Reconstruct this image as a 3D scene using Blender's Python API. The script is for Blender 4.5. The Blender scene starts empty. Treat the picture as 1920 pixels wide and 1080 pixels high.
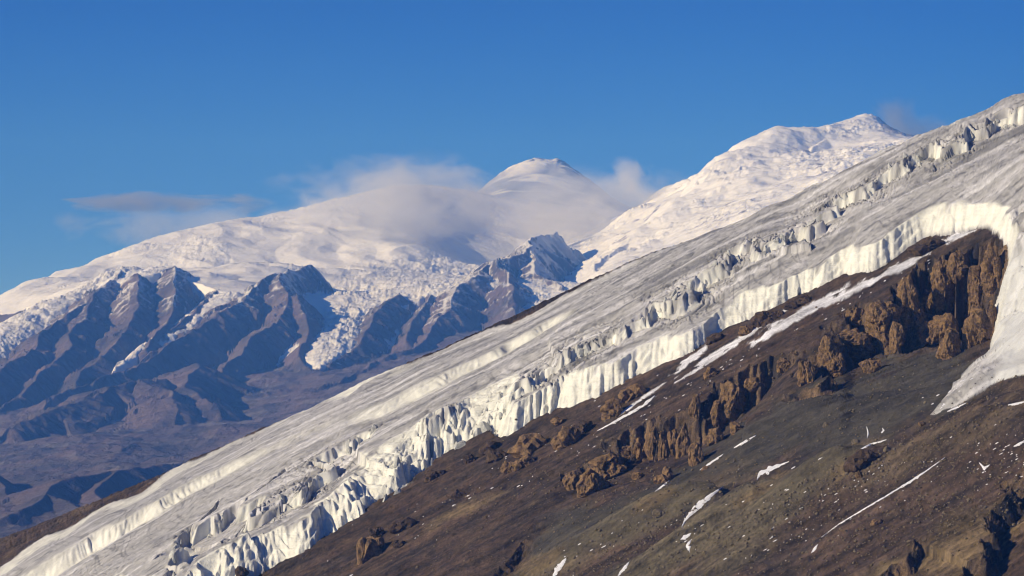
import bpy, bmesh, math, random, time
import numpy as np
from mathutils import Vector, Euler
T00 = time.time()
rad = math.radians
scene = bpy.context.scene
col = scene.collection

# ------------------------------------------------------------------ camera, sky, sun, exposure
F = 1920 * 100 / 36.0            # focal length in photo pixels (100 mm on 36 mm)
HOR = 700.0                      # photo row of the camera's own level
cam_d = bpy.data.cameras.new('camera'); cam = bpy.data.objects.new('camera', cam_d); col.objects.link(cam)
cam_d.lens = 100; cam_d.sensor_width = 36; cam_d.shift_y = (HOR - 540) / 1920
cam_d.clip_start = 1; cam_d.clip_end = 120000
cam.rotation_euler = (rad(90), 0, 0)
scene.camera = cam

SUN_EL, SUN_AZ = 22.0, 69.0      # degrees; azimuth turned from straight behind the camera to the left
Ls = Vector((-math.sin(rad(SUN_AZ)) * math.cos(rad(SUN_EL)), -math.cos(rad(SUN_AZ)) * math.cos(rad(SUN_EL)), math.sin(rad(SUN_EL))))
world = bpy.data.worlds.new('World'); scene.world = world; world.use_nodes = True
wn = world.node_tree; wn.nodes.clear()
sky = wn.nodes.new('ShaderNodeTexSky'); sky.sky_type = 'NISHITA'; sky.sun_disc = False
sky.sun_elevation = rad(SUN_EL); sky.sun_rotation = math.atan2(Ls.x, Ls.y)
sky.altitude = 6000; sky.air_density = 1.0; sky.dust_density = 0.0; sky.ozone_density = 6.0
hsv = wn.nodes.new('ShaderNodeHueSaturation'); hsv.inputs['Saturation'].default_value = 1.22; hsv.inputs['Hue'].default_value = 0.522; hsv.inputs['Value'].default_value = 1.2
bg = wn.nodes.new('ShaderNodeBackground'); bg.inputs['Strength'].default_value = 0.078
wo = wn.nodes.new('ShaderNodeOutputWorld')
wn.links.new(sky.outputs[0], hsv.inputs['Color']); wn.links.new(hsv.outputs[0], bg.inputs['Color']); wn.links.new(bg.outputs[0], wo.inputs['Surface'])
sd = bpy.data.lights.new('sun', 'SUN'); sd.energy = 4.5; sd.angle = rad(0.53); sd.color = (1.0, 0.94, 0.85)
sun = bpy.data.objects.new('sun', sd); col.objects.link(sun)
sun.rotation_euler = Ls.to_track_quat('Z', 'Y').to_euler()
vs = scene.view_settings; vs.view_transform = 'Standard'; vs.look = 'None'; vs.exposure = 0.0; vs.gamma = 1.0
scene.render.engine = 'CYCLES'
cy = scene.cycles
cy.use_denoising = True; cy.max_bounces = 5; cy.diffuse_bounces = 2; cy.volume_bounces = 2; cy.glossy_bounces = 1
cy.filter_width = 1.05
cy.use_adaptive_sampling = True; cy.adaptive_threshold = 0.02

# ------------------------------------------------------------------ noise
_r = np.random.RandomState(7)
_perm = _r.permutation(1024).astype(np.int32)
_perm = np.concatenate([_perm, _perm, _perm])
_ang = _r.rand(1024) * 2 * np.pi
_g2 = np.stack([np.cos(_ang), np.sin(_ang)], 1).astype(np.float32)
_g3 = _r.normal(size=(1024, 3)); _g3 = (_g3 / np.linalg.norm(_g3, axis=1)[:, None]).astype(np.float32)
def _fade(t): return t * t * t * (t * (t * 6 - 15) + 10)
def n2(x, y):
    x = np.asarray(x, np.float64); y = np.asarray(y, np.float64)
    xi = np.floor(x); yi = np.floor(y)
    fx = (x - xi).astype(np.float32); fy = (y - yi).astype(np.float32)
    xi = xi.astype(np.int64) & 1023; yi = yi.astype(np.int64) & 1023
    x1 = (xi + 1) & 1023; y1 = (yi + 1) & 1023
    def g(ix, iy, dx, dy):
        v = _g2[_perm[_perm[ix] + iy]]
        return v[..., 0] * dx + v[..., 1] * dy
    u = _fade(fx); v = _fade(fy)
    a = g(xi, yi, fx, fy); b = g(x1, yi, fx - 1, fy)
    c = g(xi, y1, fx, fy - 1); d = g(x1, y1, fx - 1, fy - 1)
    return 1.5 * ((a + (b - a) * u) * (1 - v) + (c + (d - c) * u) * v)
def fbm(x, y, o=4, lac=2.03, gain=0.5):
    s = 0; a = 1.0; f = 1.0
    for k in range(o):
        s = s + a * n2(x * f + 17.3 * k, y * f - 9.1 * k); a *= gain; f *= lac
    return s
def ridged(x, y, o=4, lac=2.1, gain=0.5):
    s = 0; a = 1.0; f = 1.0; t = 0
    for k in range(o):
        s = s + a * (1 - 2 * np.abs(n2(x * f + 31.7 * k, y * f + 5.3 * k))); t += a; a *= gain; f *= lac
    return s / t
def n3(p):
    q = np.floor(p); f = (p - q).astype(np.float32); q = q.astype(np.int64)
    u = _fade(f); out = 0
    for dx in (0, 1):
        for dy in (0, 1):
            for dz in (0, 1):
                g = _g3[_perm[_perm[_perm[(q[:, 0] + dx) & 1023] + ((q[:, 1] + dy) & 1023)] + ((q[:, 2] + dz) & 1023)]]
                w = (u[:, 0] if dx else 1 - u[:, 0]) * (u[:, 1] if dy else 1 - u[:, 1]) * (u[:, 2] if dz else 1 - u[:, 2])
                out = out + w * (g[:, 0] * (f[:, 0] - dx) + g[:, 1] * (f[:, 1] - dy) + g[:, 2] * (f[:, 2] - dz))
    return 1.5 * out
def sm(a, b, t):
    t = np.clip((t - a) / (b - a), 0, 1); return t * t * (3 - 2 * t)
def softplus(t, w): return w * np.logaddexp(0, t / w)
def lerp3(c0, c1, t): return c0 + (c1 - c0) * t[..., None]

# ------------------------------------------------------------------ polylines on a plan
def interp_poly(pts, n=1):
    return np.asarray(pts, np.float64)
def polydist(x, y, pts, maxd):
    """pts: rows of (x, y, param...).  Signed distance (+ on the far side of a left-to-right line), run length, params."""
    pts = np.asarray(pts, np.float64)
    npar = pts.shape[1] - 2
    D = np.full(x.shape, maxd * 1.0); S = np.zeros(x.shape); SG = np.ones(x.shape); PR = np.zeros(x.shape + (npar,))
    x0, x1 = pts[:, 0].min() - maxd, pts[:, 0].max() + maxd; y0, y1 = pts[:, 1].min() - maxd, pts[:, 1].max() + maxd
    run = 0.0
    for k in range(len(pts) - 1):
        a = pts[k]; b = pts[k + 1]; ex, ey = b[0] - a[0], b[1] - a[1]; L2 = ex * ex + ey * ey; L = math.sqrt(L2)
        idx = np.nonzero((x > min(a[0], b[0]) - maxd) & (x < max(a[0], b[0]) + maxd) & (y > min(a[1], b[1]) - maxd) & (y < max(a[1], b[1]) + maxd))
        if len(idx[0]):
            dx = x[idx] - a[0]; dy = y[idx] - a[1]
            t = np.clip((dx * ex + dy * ey) / L2, 0, 1)
            dd = np.hypot(dx - t * ex, dy - t * ey)
            m = dd < D[idx]
            if m.any():
                im = tuple(q[m] for q in idx); t = t[m]
                D[im] = dd[m]; S[im] = run + t * L; SG[im] = np.where(ex * dy[m] - ey * dx[m] >= 0, 1, -1)
                PR[im] = a[2:] + (b[2:] - a[2:]) * t[:, None]
        run += L
    return D * SG, S, PR
def inside(x, y, poly):
    poly = np.asarray(poly); r = np.zeros(x.shape, bool); n = len(poly)
    for i in range(n):
        xa, ya = poly[i][:2]; xb, yb = poly[(i + 1) % n][:2]
        if ya == yb: continue
        c = ((ya > y) != (yb > y)) & (x < (xb - xa) * (y - ya) / (yb - ya) + xa)
        r ^= c
    return r

# ------------------------------------------------------------------ materials
def mat_new(name):
    m = bpy.data.materials.new(name); m.use_nodes = True
    nt = m.node_tree; nt.nodes.clear()
    out = nt.nodes.new('ShaderNodeOutputMaterial'); b = nt.nodes.new('ShaderNodeBsdfPrincipled')
    nt.links.new(b.outputs[0], out.inputs['Surface'])
    b.inputs['Roughness'].default_value = 0.85
    b.inputs['Specular IOR Level'].default_value = 0.25
    return m, nt, b
def noise_node(nt, coord, scale, detail=6, rough=0.6, vecscale=None):
    n = nt.nodes.new('ShaderNodeTexNoise'); n.inputs['Scale'].default_value = scale
    n.inputs['Detail'].default_value = detail; n.inputs['Roughness'].default_value = rough
    if vecscale is not None:
        mp = nt.nodes.new('ShaderNodeMapping'); mp.inputs['Scale'].default_value = vecscale[0]; mp.inputs['Rotation'].default_value = vecscale[1]
        nt.links.new(coord, mp.inputs['Vector']); coord = mp.outputs[0]
    nt.links.new(coord, n.inputs['Vector'])
    return n.outputs['Fac']
def math_node(nt, op, a, b=None, c=None):
    n = nt.nodes.new('ShaderNodeMath'); n.operation = op
    for i, v in enumerate((a, b, c)):
        if v is None: continue
        if isinstance(v, (int, float)): n.inputs[i].default_value = v
        else: nt.links.new(v, n.inputs[i])
    return n.outputs[0]
def remap(nt, v, a, b, c, d):
    n = nt.nodes.new('ShaderNodeMapRange')
    nt.links.new(v, n.inputs[0])
    for i, q in enumerate((a, b, c, d)): n.inputs[i + 1].default_value = q
    return n.outputs[0]
def terrain_material(name, scale, contrast, bump_dist, rough=0.9, streak=None, fine=4.0, spec=0.2):
    """colour attribute 'col' varied by world-space noise, with fine relief"""
    m, nt, b = mat_new(name)
    tc = nt.nodes.new('ShaderNodeTexCoord'); co = tc.outputs['Object']
    at = nt.nodes.new('ShaderNodeAttribute'); at.attribute_name = 'col'
    f1 = noise_node(nt, co, scale, 8, 0.65)
    f2 = noise_node(nt, co, scale * fine, 5, 0.7)
    v = math_node(nt, 'ADD', math_node(nt, 'MULTIPLY', f1, 0.55), math_node(nt, 'MULTIPLY', f2, 0.45))
    if streak:
        f3 = noise_node(nt, co, streak[0], 6, 0.62, (streak[1], streak[2]))
        v = math_node(nt, 'ADD', math_node(nt, 'MULTIPLY', v, 0.55), math_node(nt, 'MULTIPLY', f3, 0.45))
    k = remap(nt, v, 0.3, 0.7, 1 - contrast, 1 + contrast)
    mx = nt.nodes.new('ShaderNodeVectorMath'); mx.operation = 'SCALE'
    nt.links.new(at.outputs['Color'], mx.inputs[0]); nt.links.new(k, mx.inputs['Scale'])
    nt.links.new(mx.outputs[0], b.inputs['Base Color'])
    bp = nt.nodes.new('ShaderNodeBump'); bp.inputs['Strength'].default_value = 1.0; bp.inputs['Distance'].default_value = bump_dist
    nt.links.new(v, bp.inputs['Height']); nt.links.new(bp.outputs[0], b.inputs['Normal'])
    b.inputs['Roughness'].default_value = rough; b.inputs['Specular IOR Level'].default_value = spec
    return m
FALL = (0, 0, math.atan2(0.3, 0.5))
M_SCREE = terrain_material('scree', 0.06, 0.85, 5.0, streak=(0.05, (0.22, 1.0, 0.4), (0, 0, -math.atan2(0.1, 1.0))), fine=5)
M_ICE = terrain_material('glacier_ice', 0.05, 0.20, 1.6, rough=0.6, streak=(0.06, (0.20, 1.0, 0.4), (0, 0, -math.atan2(0.1, 1.0))), fine=5, spec=0.3)
M_WALL = terrain_material('clean_ice', 0.12, 0.17, 2.6, rough=0.5, streak=(0.35, (0.06, 0.06, 0.8), (0, 0.46, 0)), fine=4, spec=0.35)
M_ROCK = terrain_material('crag_rock', 0.16, 0.7, 3.0, fine=4)
M_FAR = terrain_material('far_mountain', 0.0067, 0.35, 18.0, fine=4)
M_FARSNOW = terrain_material('far_snow', 0.0045, 0.05, 16.0, rough=0.7, fine=4)
def solid_material(name, c0, c1, scale, bump, rough=0.9):
    m, nt, b = mat_new(name)
    tc = nt.nodes.new('ShaderNodeTexCoord'); gm = nt.nodes.new('ShaderNodeNewGeometry'); co = gm.outputs['Position']
    f1 = noise_node(nt, co, scale, 8, 0.65); f2 = noise_node(nt, co, scale * 5, 5, 0.7)
    v = math_node(nt, 'ADD', math_node(nt, 'MULTIPLY', f1, 0.6), math_node(nt, 'MULTIPLY', f2, 0.4))
    r = nt.nodes.new('ShaderNodeValToRGB'); e = r.color_ramp.elements
    e[0].position = 0.36; e[0].color = (*c0, 1); e[1].position = 0.66; e[1].color = (*c1, 1)
    nt.links.new(v, r.inputs[0]); nt.links.new(r.outputs[0], b.inputs['Base Color'])
    bp = nt.nodes.new('ShaderNodeBump'); bp.inputs['Distance'].default_value = bump
    nt.links.new(v, bp.inputs['Height']); nt.links.new(bp.outputs[0], b.inputs['Normal'])
    b.inputs['Roughness'].default_value = rough
    return m
M_CRAG = solid_material('outcrop_rock', (0.028, 0.023, 0.018), (0.42, 0.255, 0.11), 0.16, 3.0)
M_CRAG2 = solid_material('outcrop_rock_dark', (0.022, 0.019, 0.016), (0.16, 0.10, 0.055), 0.16, 3.0)
M_STONE = solid_material('pale_stone', (0.085, 0.068, 0.045), (0.25, 0.195, 0.115), 0.2, 1.0)
M_SERAC = solid_material('serac_ice', (0.26, 0.26, 0.24), (0.76, 0.75, 0.66), 0.12, 2.0, 0.5)
M_SNOW = solid_material('patch_snow', (0.70, 0.70, 0.72), (0.84, 0.83, 0.83), 0.15, 0.6, 0.7)

def tag(o, label=None, cat=None, group=None, kind=None):
    if label: o['label'] = label
    if cat: o['category'] = cat
    if group: o['group'] = group
    if kind: o['kind'] = kind
    return o
def mesh_np(name, V, Q, mat, colr=None, smooth=True, parent=None):
    me = bpy.data.meshes.new(name)
    nq = len(Q); k = Q.shape[1]
    me.vertices.add(len(V)); me.vertices.foreach_set('co', np.ascontiguousarray(V, np.float32).ravel())
    me.loops.add(nq * k); me.loops.foreach_set('vertex_index', np.ascontiguousarray(Q, np.int32).ravel())
    me.polygons.add(nq); me.polygons.foreach_set('loop_start', np.arange(0, nq * k, k, dtype=np.int32))
    me.polygons.foreach_set('loop_total', np.full(nq, k, np.int32))
    me.polygons.foreach_set('use_smooth', np.full(nq, smooth, bool))
    me.update(calc_edges=True)
    if colr is not None:
        a = me.color_attributes.new('col', 'FLOAT_COLOR', 'POINT')
        c4 = np.ones((len(V), 4), np.float32); c4[:, :3] = colr
        a.data.foreach_set('color', c4.ravel())
    me.materials.append(mat)
    o = bpy.data.objects.new(name, me); col.objects.link(o)
    if parent: o.parent = parent
    return o
def grid_quads(nr, nc):
    i = np.arange(nr - 1)[:, None] * nc + np.arange(nc - 1)[None, :]
    return np.stack([i, i + 1, i + 1 + nc, i + nc], -1)            # rows run away from the camera
def submesh(name, V, Q, mask, mat, colr, parent=None):
    q = Q[mask]
    u, inv = np.unique(q.ravel(), return_inverse=True)
    return mesh_np(name, V[u], inv.reshape(q.shape), mat, colr[u], parent=parent)

# ================================================================== THE NEAR FLANK
A, B, C = 0.5, 0.3, -983.0                      # the flank's mean plane z = A x + B y + C, in metres
def P(px, py, H=0.0):
    X = (px - 960.0) / F; Z = (HOR - py) / F
    y = (-C - H) / (B + A * X - Z)
    return X * y, y
def PL(rows, hf=lambda r: 0.0, n=0):
    out = []
    for r in rows:
        x, y = P(r[0], r[1], hf(r)); out.append((x, y) + tuple(r[2:]))
    return np.array(out)
PXM = 0.56                                      # metres for one photo pixel on this flank, about

SKY = np.array([(-120,1090),(-60,1045),(0,1012),(60,990),(118,966),(207,930),(260,908),(308,888),(400,845),(489,806),(598,757),(660,725),(720,698),(788,672),(868,637),(957,596),(1010,572),(1080,538),(1169,497),(1260,462),(1335,433),(1420,397),(1500,360),(1600,310),(1700,262),(1800,225),(1860,198),(1920,172),(1990,145),(2060,118)], float)
T0 = 38.0
# crag faces: (px, py of the upper edge, drop m, run m)
K1 = [(1470,752,2,10),(1498,728,16,14),(1537,640,38,22),(1588,590,48,26),(1627,572,52,28),(1697,532,66,32),(1751,486,88,38),(1800,462,104,42),(1850,446,104,40),(1885,438,98,60),(1925,425,92,120),(1990,400,90,150),(2090,365,90,150)]
K2 = [(1020,925,1,8),(1060,890,12,10),(1110,858,18,12),(1165,815,24,14),(1215,795,32,14),(1270,775,38,14),(1310,750,42,14),(1335,722,46,14),(1385,706,44,14),(1425,690,34,14),(1462,672,26,12),(1500,662,8,12)]
K3 = [(1640,1090,14,8),(1690,1046,14,8),(1720,1016,8,8),(1745,1005,1,8)]
K4 = [(1780,1110,24,9),(1840,1040,24,9),(1868,960,24,9),(1884,915,20,9),(1930,890,14,9),(1990,860,10,9)]
K5 = [(905,1090,3,8),(940,1045,8,8),(985,1005,9,8),(1030,990,1,8)]
KR = [(K1, 270.0, 16.0), (K2, 230.0, 11.0), (K3, 70.0, 5.0), (K4, 110.0, 6.0), (K5, 60.0, 4.0)]
def capped(p, k=30.0):
    a = p[0].copy(); a[:2] += (p[0, :2] - p[1, :2]) / np.linalg.norm(p[0, :2] - p[1, :2]) * k; a[2] = 0
    b = p[-1].copy(); b[:2] += (p[-1, :2] - p[-2, :2]) / np.linalg.norm(p[-1, :2] - p[-2, :2]) * k; b[2] = 0
    return np.concatenate([a[None], p, b[None]])
def smooth_par(x0, y0, pts, q, mask):
    out = np.zeros(x0.shape); idx = np.nonzero(mask)
    if not len(idx[0]): return out
    x = x0[idx]; y = y0[idx]; num = 0; den = 0
    for k in range(len(pts) - 1):
        for t in (0.25, 0.75):
            p = pts[k] * (1 - t) + pts[k + 1] * t; w = math.hypot(*(pts[k + 1, :2] - pts[k, :2])) / ((x - p[0]) ** 2 + (y - p[1]) ** 2 + 900.0) ** 1.5
            num = num + w * p[q]; den = den + w
    out[idx] = num / den
    return out
KRp = [PL(K1), capped(PL(K2))]
KRp[0] = np.concatenate([capped(KRp[0])[:1], KRp[0]])
def kfield(x, y, full=False, nk=5, plain=False):
    Hg = np.zeros(x.shape); rock = np.zeros(x.shape); rockid = np.full(x.shape, -1)
    for ki in range(nk):
        kp = KRp[ki]; kk, rec, wig = KR[ki]
        if plain: wig = 0.0
        e, es, ep = polydist(x, y, kp, 420.0)
        drop, run = ep[..., 0], ep[..., 1]; off = np.abs(e) >= 419
        soft = sm(35, 85, run) if ki == 0 else 0.0
        ds = smooth_par(x, y, kp, 2, (~off) & (e < 30)) if ki < 2 else drop
        g1 = np.abs(n2(es / 30.0 + ki * 5, 0.5 + e / 260.0)); g2 = np.abs(n2(es / 12.0 + ki * 3, 1.5 + e / 120.0))
        ew = e + ((g1 - 0.28) * wig * 3.6 * sm(2, 20, drop) + (g2 - 0.28) * wig * 1.5 + n2(es / 5.0, e / 6.0) * wig * 0.3) * (1 - soft)
        q = np.clip(-ew / run, 0, 1)
        Lk = float(np.hypot(np.diff(kp[:, 0]), np.diff(kp[:, 1])).sum())
        if ki < 2: ds = ds * sm(0, 70, es) * (sm(0, 70, Lk - es) if ki == 1 else 1.0)
        drop = drop + (ds - drop) * sm(0.9, 2.2, -ew / np.maximum(run, 12))
        led = q + 0.055 * np.sin(q * 17 + 6 * n2(es / 22.0, 4.4)) * np.sin(np.pi * q) * (1 - soft)
        led = led + (q * q * (3 - 2 * q) - led) * soft
        st = -drop * np.clip(led, 0, 1) ** 0.9 * np.exp(-np.clip(-ew - run, 0, None) / rec)
        st = np.where(off, 0, st) * (1 - sm(250, 415, np.abs(e)))
        Hg = Hg + st
        m = np.where(off, 0, sm(-0.12, 0.06, -ew / run) * (1 - sm(1.0, 1.12, -ew / run)) * sm(3, 12, drop))
        rockid = np.where((m > 0.5) & (m > rock), ki, rockid); rock = np.maximum(rock, m)
        if full: Hg = Hg + m * (fbm(es / 11.0, (e + st) / 11.0, 5) * 5.0 + ridged(es / 6.0, st / 9.0, 3) * 1.8)
    return Hg, rock, rockid
def PG(px, py, h=0.0, nk=2):
    """plan point that shows at a photo pixel when it stands h above the ground with its crag hollows"""
    x, y = P(px, py, h)
    for it in range(14):
        k, _, _ = kfield(np.array([x]), np.array([y]), False, nk, True)
        nx_, ny_ = P(px, py, h + float(k[0])); x, y = x * 0.5 + nx_ * 0.5, y * 0.5 + ny_ * 0.5
    return x, y
def PLG(rows, hf=lambda r: 0.0):
    return np.array([PG(r[0], r[1], hf(r)) + tuple(r[2:]) for r in rows])
KRp += [capped(PLG(k)) for k in (K3, K4, K5)]
# outline of the ice: lower wall (photo pixel of its foot, wall height m, wall run-out m), then round the crag, then the right-hand tongue
LOW = [(330,1180,40,25),(400,1130,50,30),(500,1079,48,34),(560,1043,42,26),(620,1008,44,28),(680,968,56,40),(730,930,62,52),(790,885,62,56),(850,850,56,46),(900,822,50,36),(960,803,46,28),(1030,778,42,24),(1100,747,40,20),(1180,712,36,16),(1246,684,32,14),(1302,658,30,13),(1332,641,29,13),(1376,614,30,13),(1421,591,31,13),(1480,562,32,13),(1518,549,27,13),(1595,522,32,14),(1658,492,33,14),(1732,455,34,13),(1809,438,27,11),(1850,430,24,9)]
HOOK = [(1872,440,22,10),(1886,468,20,10),(1887,500,20,12),(1876,550,20,12),(1862,600,20,12),(1856,650,16,12),(1834,682,12,12),(1802,697,9,12),(1776,742,7,10),(1738,781,5,9)]
TONG = [(1752,782,5,9),(1792,766,6,10),(1830,748,7,10),(1866,724,8,10),(1925,708,9,12),(2010,685,10,12),(2120,660,10,12)]
FAR_E = [(2120,110,20,60),(1990,140,20,60),(1700,256,20,60),(1500,352,20,60),(1336,434,14,40),(1260,468,11,36),(1169,507,11,36),(1080,551,11,36),(1010,586,11,36),(957,611,11,36),(868,648,11,40),(788,676,12,40),(700,702,18,50),(600,750,18,50),(540,783,14,40),(489,811,12,40),(400,847,14,40),(330,880,14,40),(290,910,14,40),(261,929,14,40),(207,953,14,40),(118,994,15,40),(59,1027,15,40),(0,1066,15,40),(-60,1105,15,40),(-140,1160,15,40)]
bl = np.concatenate([PL(LOW), PLG(HOOK + TONG)]); bf = PL(FAR_E, lambda r: r[2] * 0.5)
ICE_EDGE = np.concatenate([bl, bf, bl[:1]])
# breaks across the ice, listed left to right: (px, py of foot, drop m, run m)
B1 = [(700,905,4,10),(760,850,10,14),(809,829,15,10),(830,814,15,9),(886,781,15,9),(939,757,16,9),(975,752,17,9),(1025,713,17,9),(1076,678,13,8),(1107,658,11,8),(1178,638,12,8),(1204,618,14,8),(1246,595,14,8),(1287,577,15,8),(1317,553,16,8),(1347,523,14,8),(1376,500,12,8),(1436,481,8,8),(1462,458,10,8),(1495,446,12,8),(1533,431,12,8),(1573,393,13,8),(1616,368,13,8),(1664,340,14,8),(1711,315,14,8),(1738,306,14,8),(1773,293,14,8),(1804,271,14,8),(1838,253,14,8),(1882,231,17,8),(1920,219,18,8),(2010,180,18,8)]
B2 = [(-60,1150,18,34),(20,1105,20,34),(71,1079,21,32),(118,1057,21,30),(178,1022,20,28),(237,989,18,24),(296,959,15,22),(370,915,12,22),(444,872,8,22),(498,844,5,22),(560,812,4,24),(640,785,4,26),(720,767,8,26),(779,742,10,24),(838,709,11,24),(898,682,11,22),(957,644,12,20),(1016,608,10,20),(1061,580,6,20),(1110,552,1,20)]
B3 = [(335,1100,22,14),(330,1040,22,12),(355,1010,20,10),(400,1000,20,9),(440,965,18,8),(480,960,16,8),(520,958,16,8),(566,930,17,8),(595,900,17,7),(619,873,16,7),(646,840,12,7),(678,815,8,8),(720,795,2,8)]
B1p = PL(B1, lambda r: T0 - r[2]); B2p = PL(B2, lambda r: T0 - r[2]); B3p = PL(B3, lambda r: T0 + 6 - r[2])
# spurs and ridges of the scree: rows (px, py of the crest, height m, half width near side, half width far side)
RID = [
 [(980,1075,6,60,40),(1080,1010,12,60,40),(1180,950,15,64,40),(1250,915,17,64,36),(1305,893,18,54,30)],
 [(1120,1090,8,60,40),(1240,1020,14,62,36),(1330,955,18,62,34),(1380,915,20,60,28),(1415,896,19,46,24)],
 [(1300,1090,6,64,44),(1400,1000,11,64,40),(1480,915,15,64,36),(1520,880,16,60,34),(1580,858,14,60,34)],
 [(1480,930,4,60,44),(1560,880,13,76,40),(1610,858,17,80,34),(1680,838,14,80,30),(1745,802,19,90,28),(1800,775,21,90,26),(1840,762,22,90,28),(1900,765,18,90,34),(1990,735,18,90,34)],
 [(1400,1090,4,40,40),(1540,1010,8,40,40),(1650,945,8,40,40),(1770,868,6,40,40)],
 [(1845,752,5,30,24),(1866,742,10,34,22),(1925,725,14,40,26),(2000,700,14,40,26)],
]
RID = [[(q[0], q[1], q[2] * 1.55, q[3] * 0.85, q[4] * 1.0) for q in r] for r in RID]
RIDp = [capped(PLG(r, lambda q: q[2] * 0.9), 24.0) for r in RID]
GUL = [
 [(930,1100,9,45,45),(985,1040,9,40,40),(1060,975,8,34,34),(1120,945,4,28,28)],
 [(1500,1060,5,30,30),(1620,970,6,30,30),(1700,930,4,26,26),(1800,880,2,26,26)],
]
GULp = [capped(PLG(r, lambda q: -q[2]), 60.0) for r in GUL]
UX, UY = 0.995, 0.0995                          # the way streaks, dust and rills run
def soft_ridge(x, y, rp, p=5.0):
    """rounded spur: rows (x, y, height, near half width, far half width)"""
    L = np.concatenate([[0], np.cumsum(np.hypot(np.diff(rp[:, 0]), np.diff(rp[:, 1])))]); n = max(4, int(L[-1] / 15.0))
    acc = np.zeros(x.shape)
    for s_ in np.linspace(0, L[-1], n):
        q = [np.interp(s_, L, rp[:, k]) for k in range(5)]
        if q[2] < 0.3: continue
        R = 2.0 * max(q[3], q[4])
        idx = np.nonzero((np.abs(x - q[0]) < R) & (np.abs(y - q[1]) < R))
        if not len(idx[0]): continue
        dx = x[idx] - q[0]; dy = y[idx] - q[1]
        r2 = (dx * dx) / (q[3] * q[4] * np.where(dx > 0, 0.42, 1.0)) + dy * dy / np.where(dy < 0, q[3] ** 2, q[4] ** 2)
        acc[idx] += (q[2] * np.clip(np.exp(-1.3 * r2) - 0.006, 0, None)) ** p
    return 0.80 * acc ** (1 / p)
crest_y = None; crest_fix = np.zeros(len(SKY))
def crest_dist(px):
    py = np.interp(px, SKY[:, 0], SKY[:, 1]); X = (px - 960.0) / F; Z = (HOR - py) / F
    rim = np.interp(px, [-120, 0, 200, 300, 330, 560, 640, 760, 800, 1100, 1300, 1360], [8, 8, 8, 8, 8, 8, 8, 8, 8, 8, 10, 12])
    return (-C - rim) / (B + A * X - Z)
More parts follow.
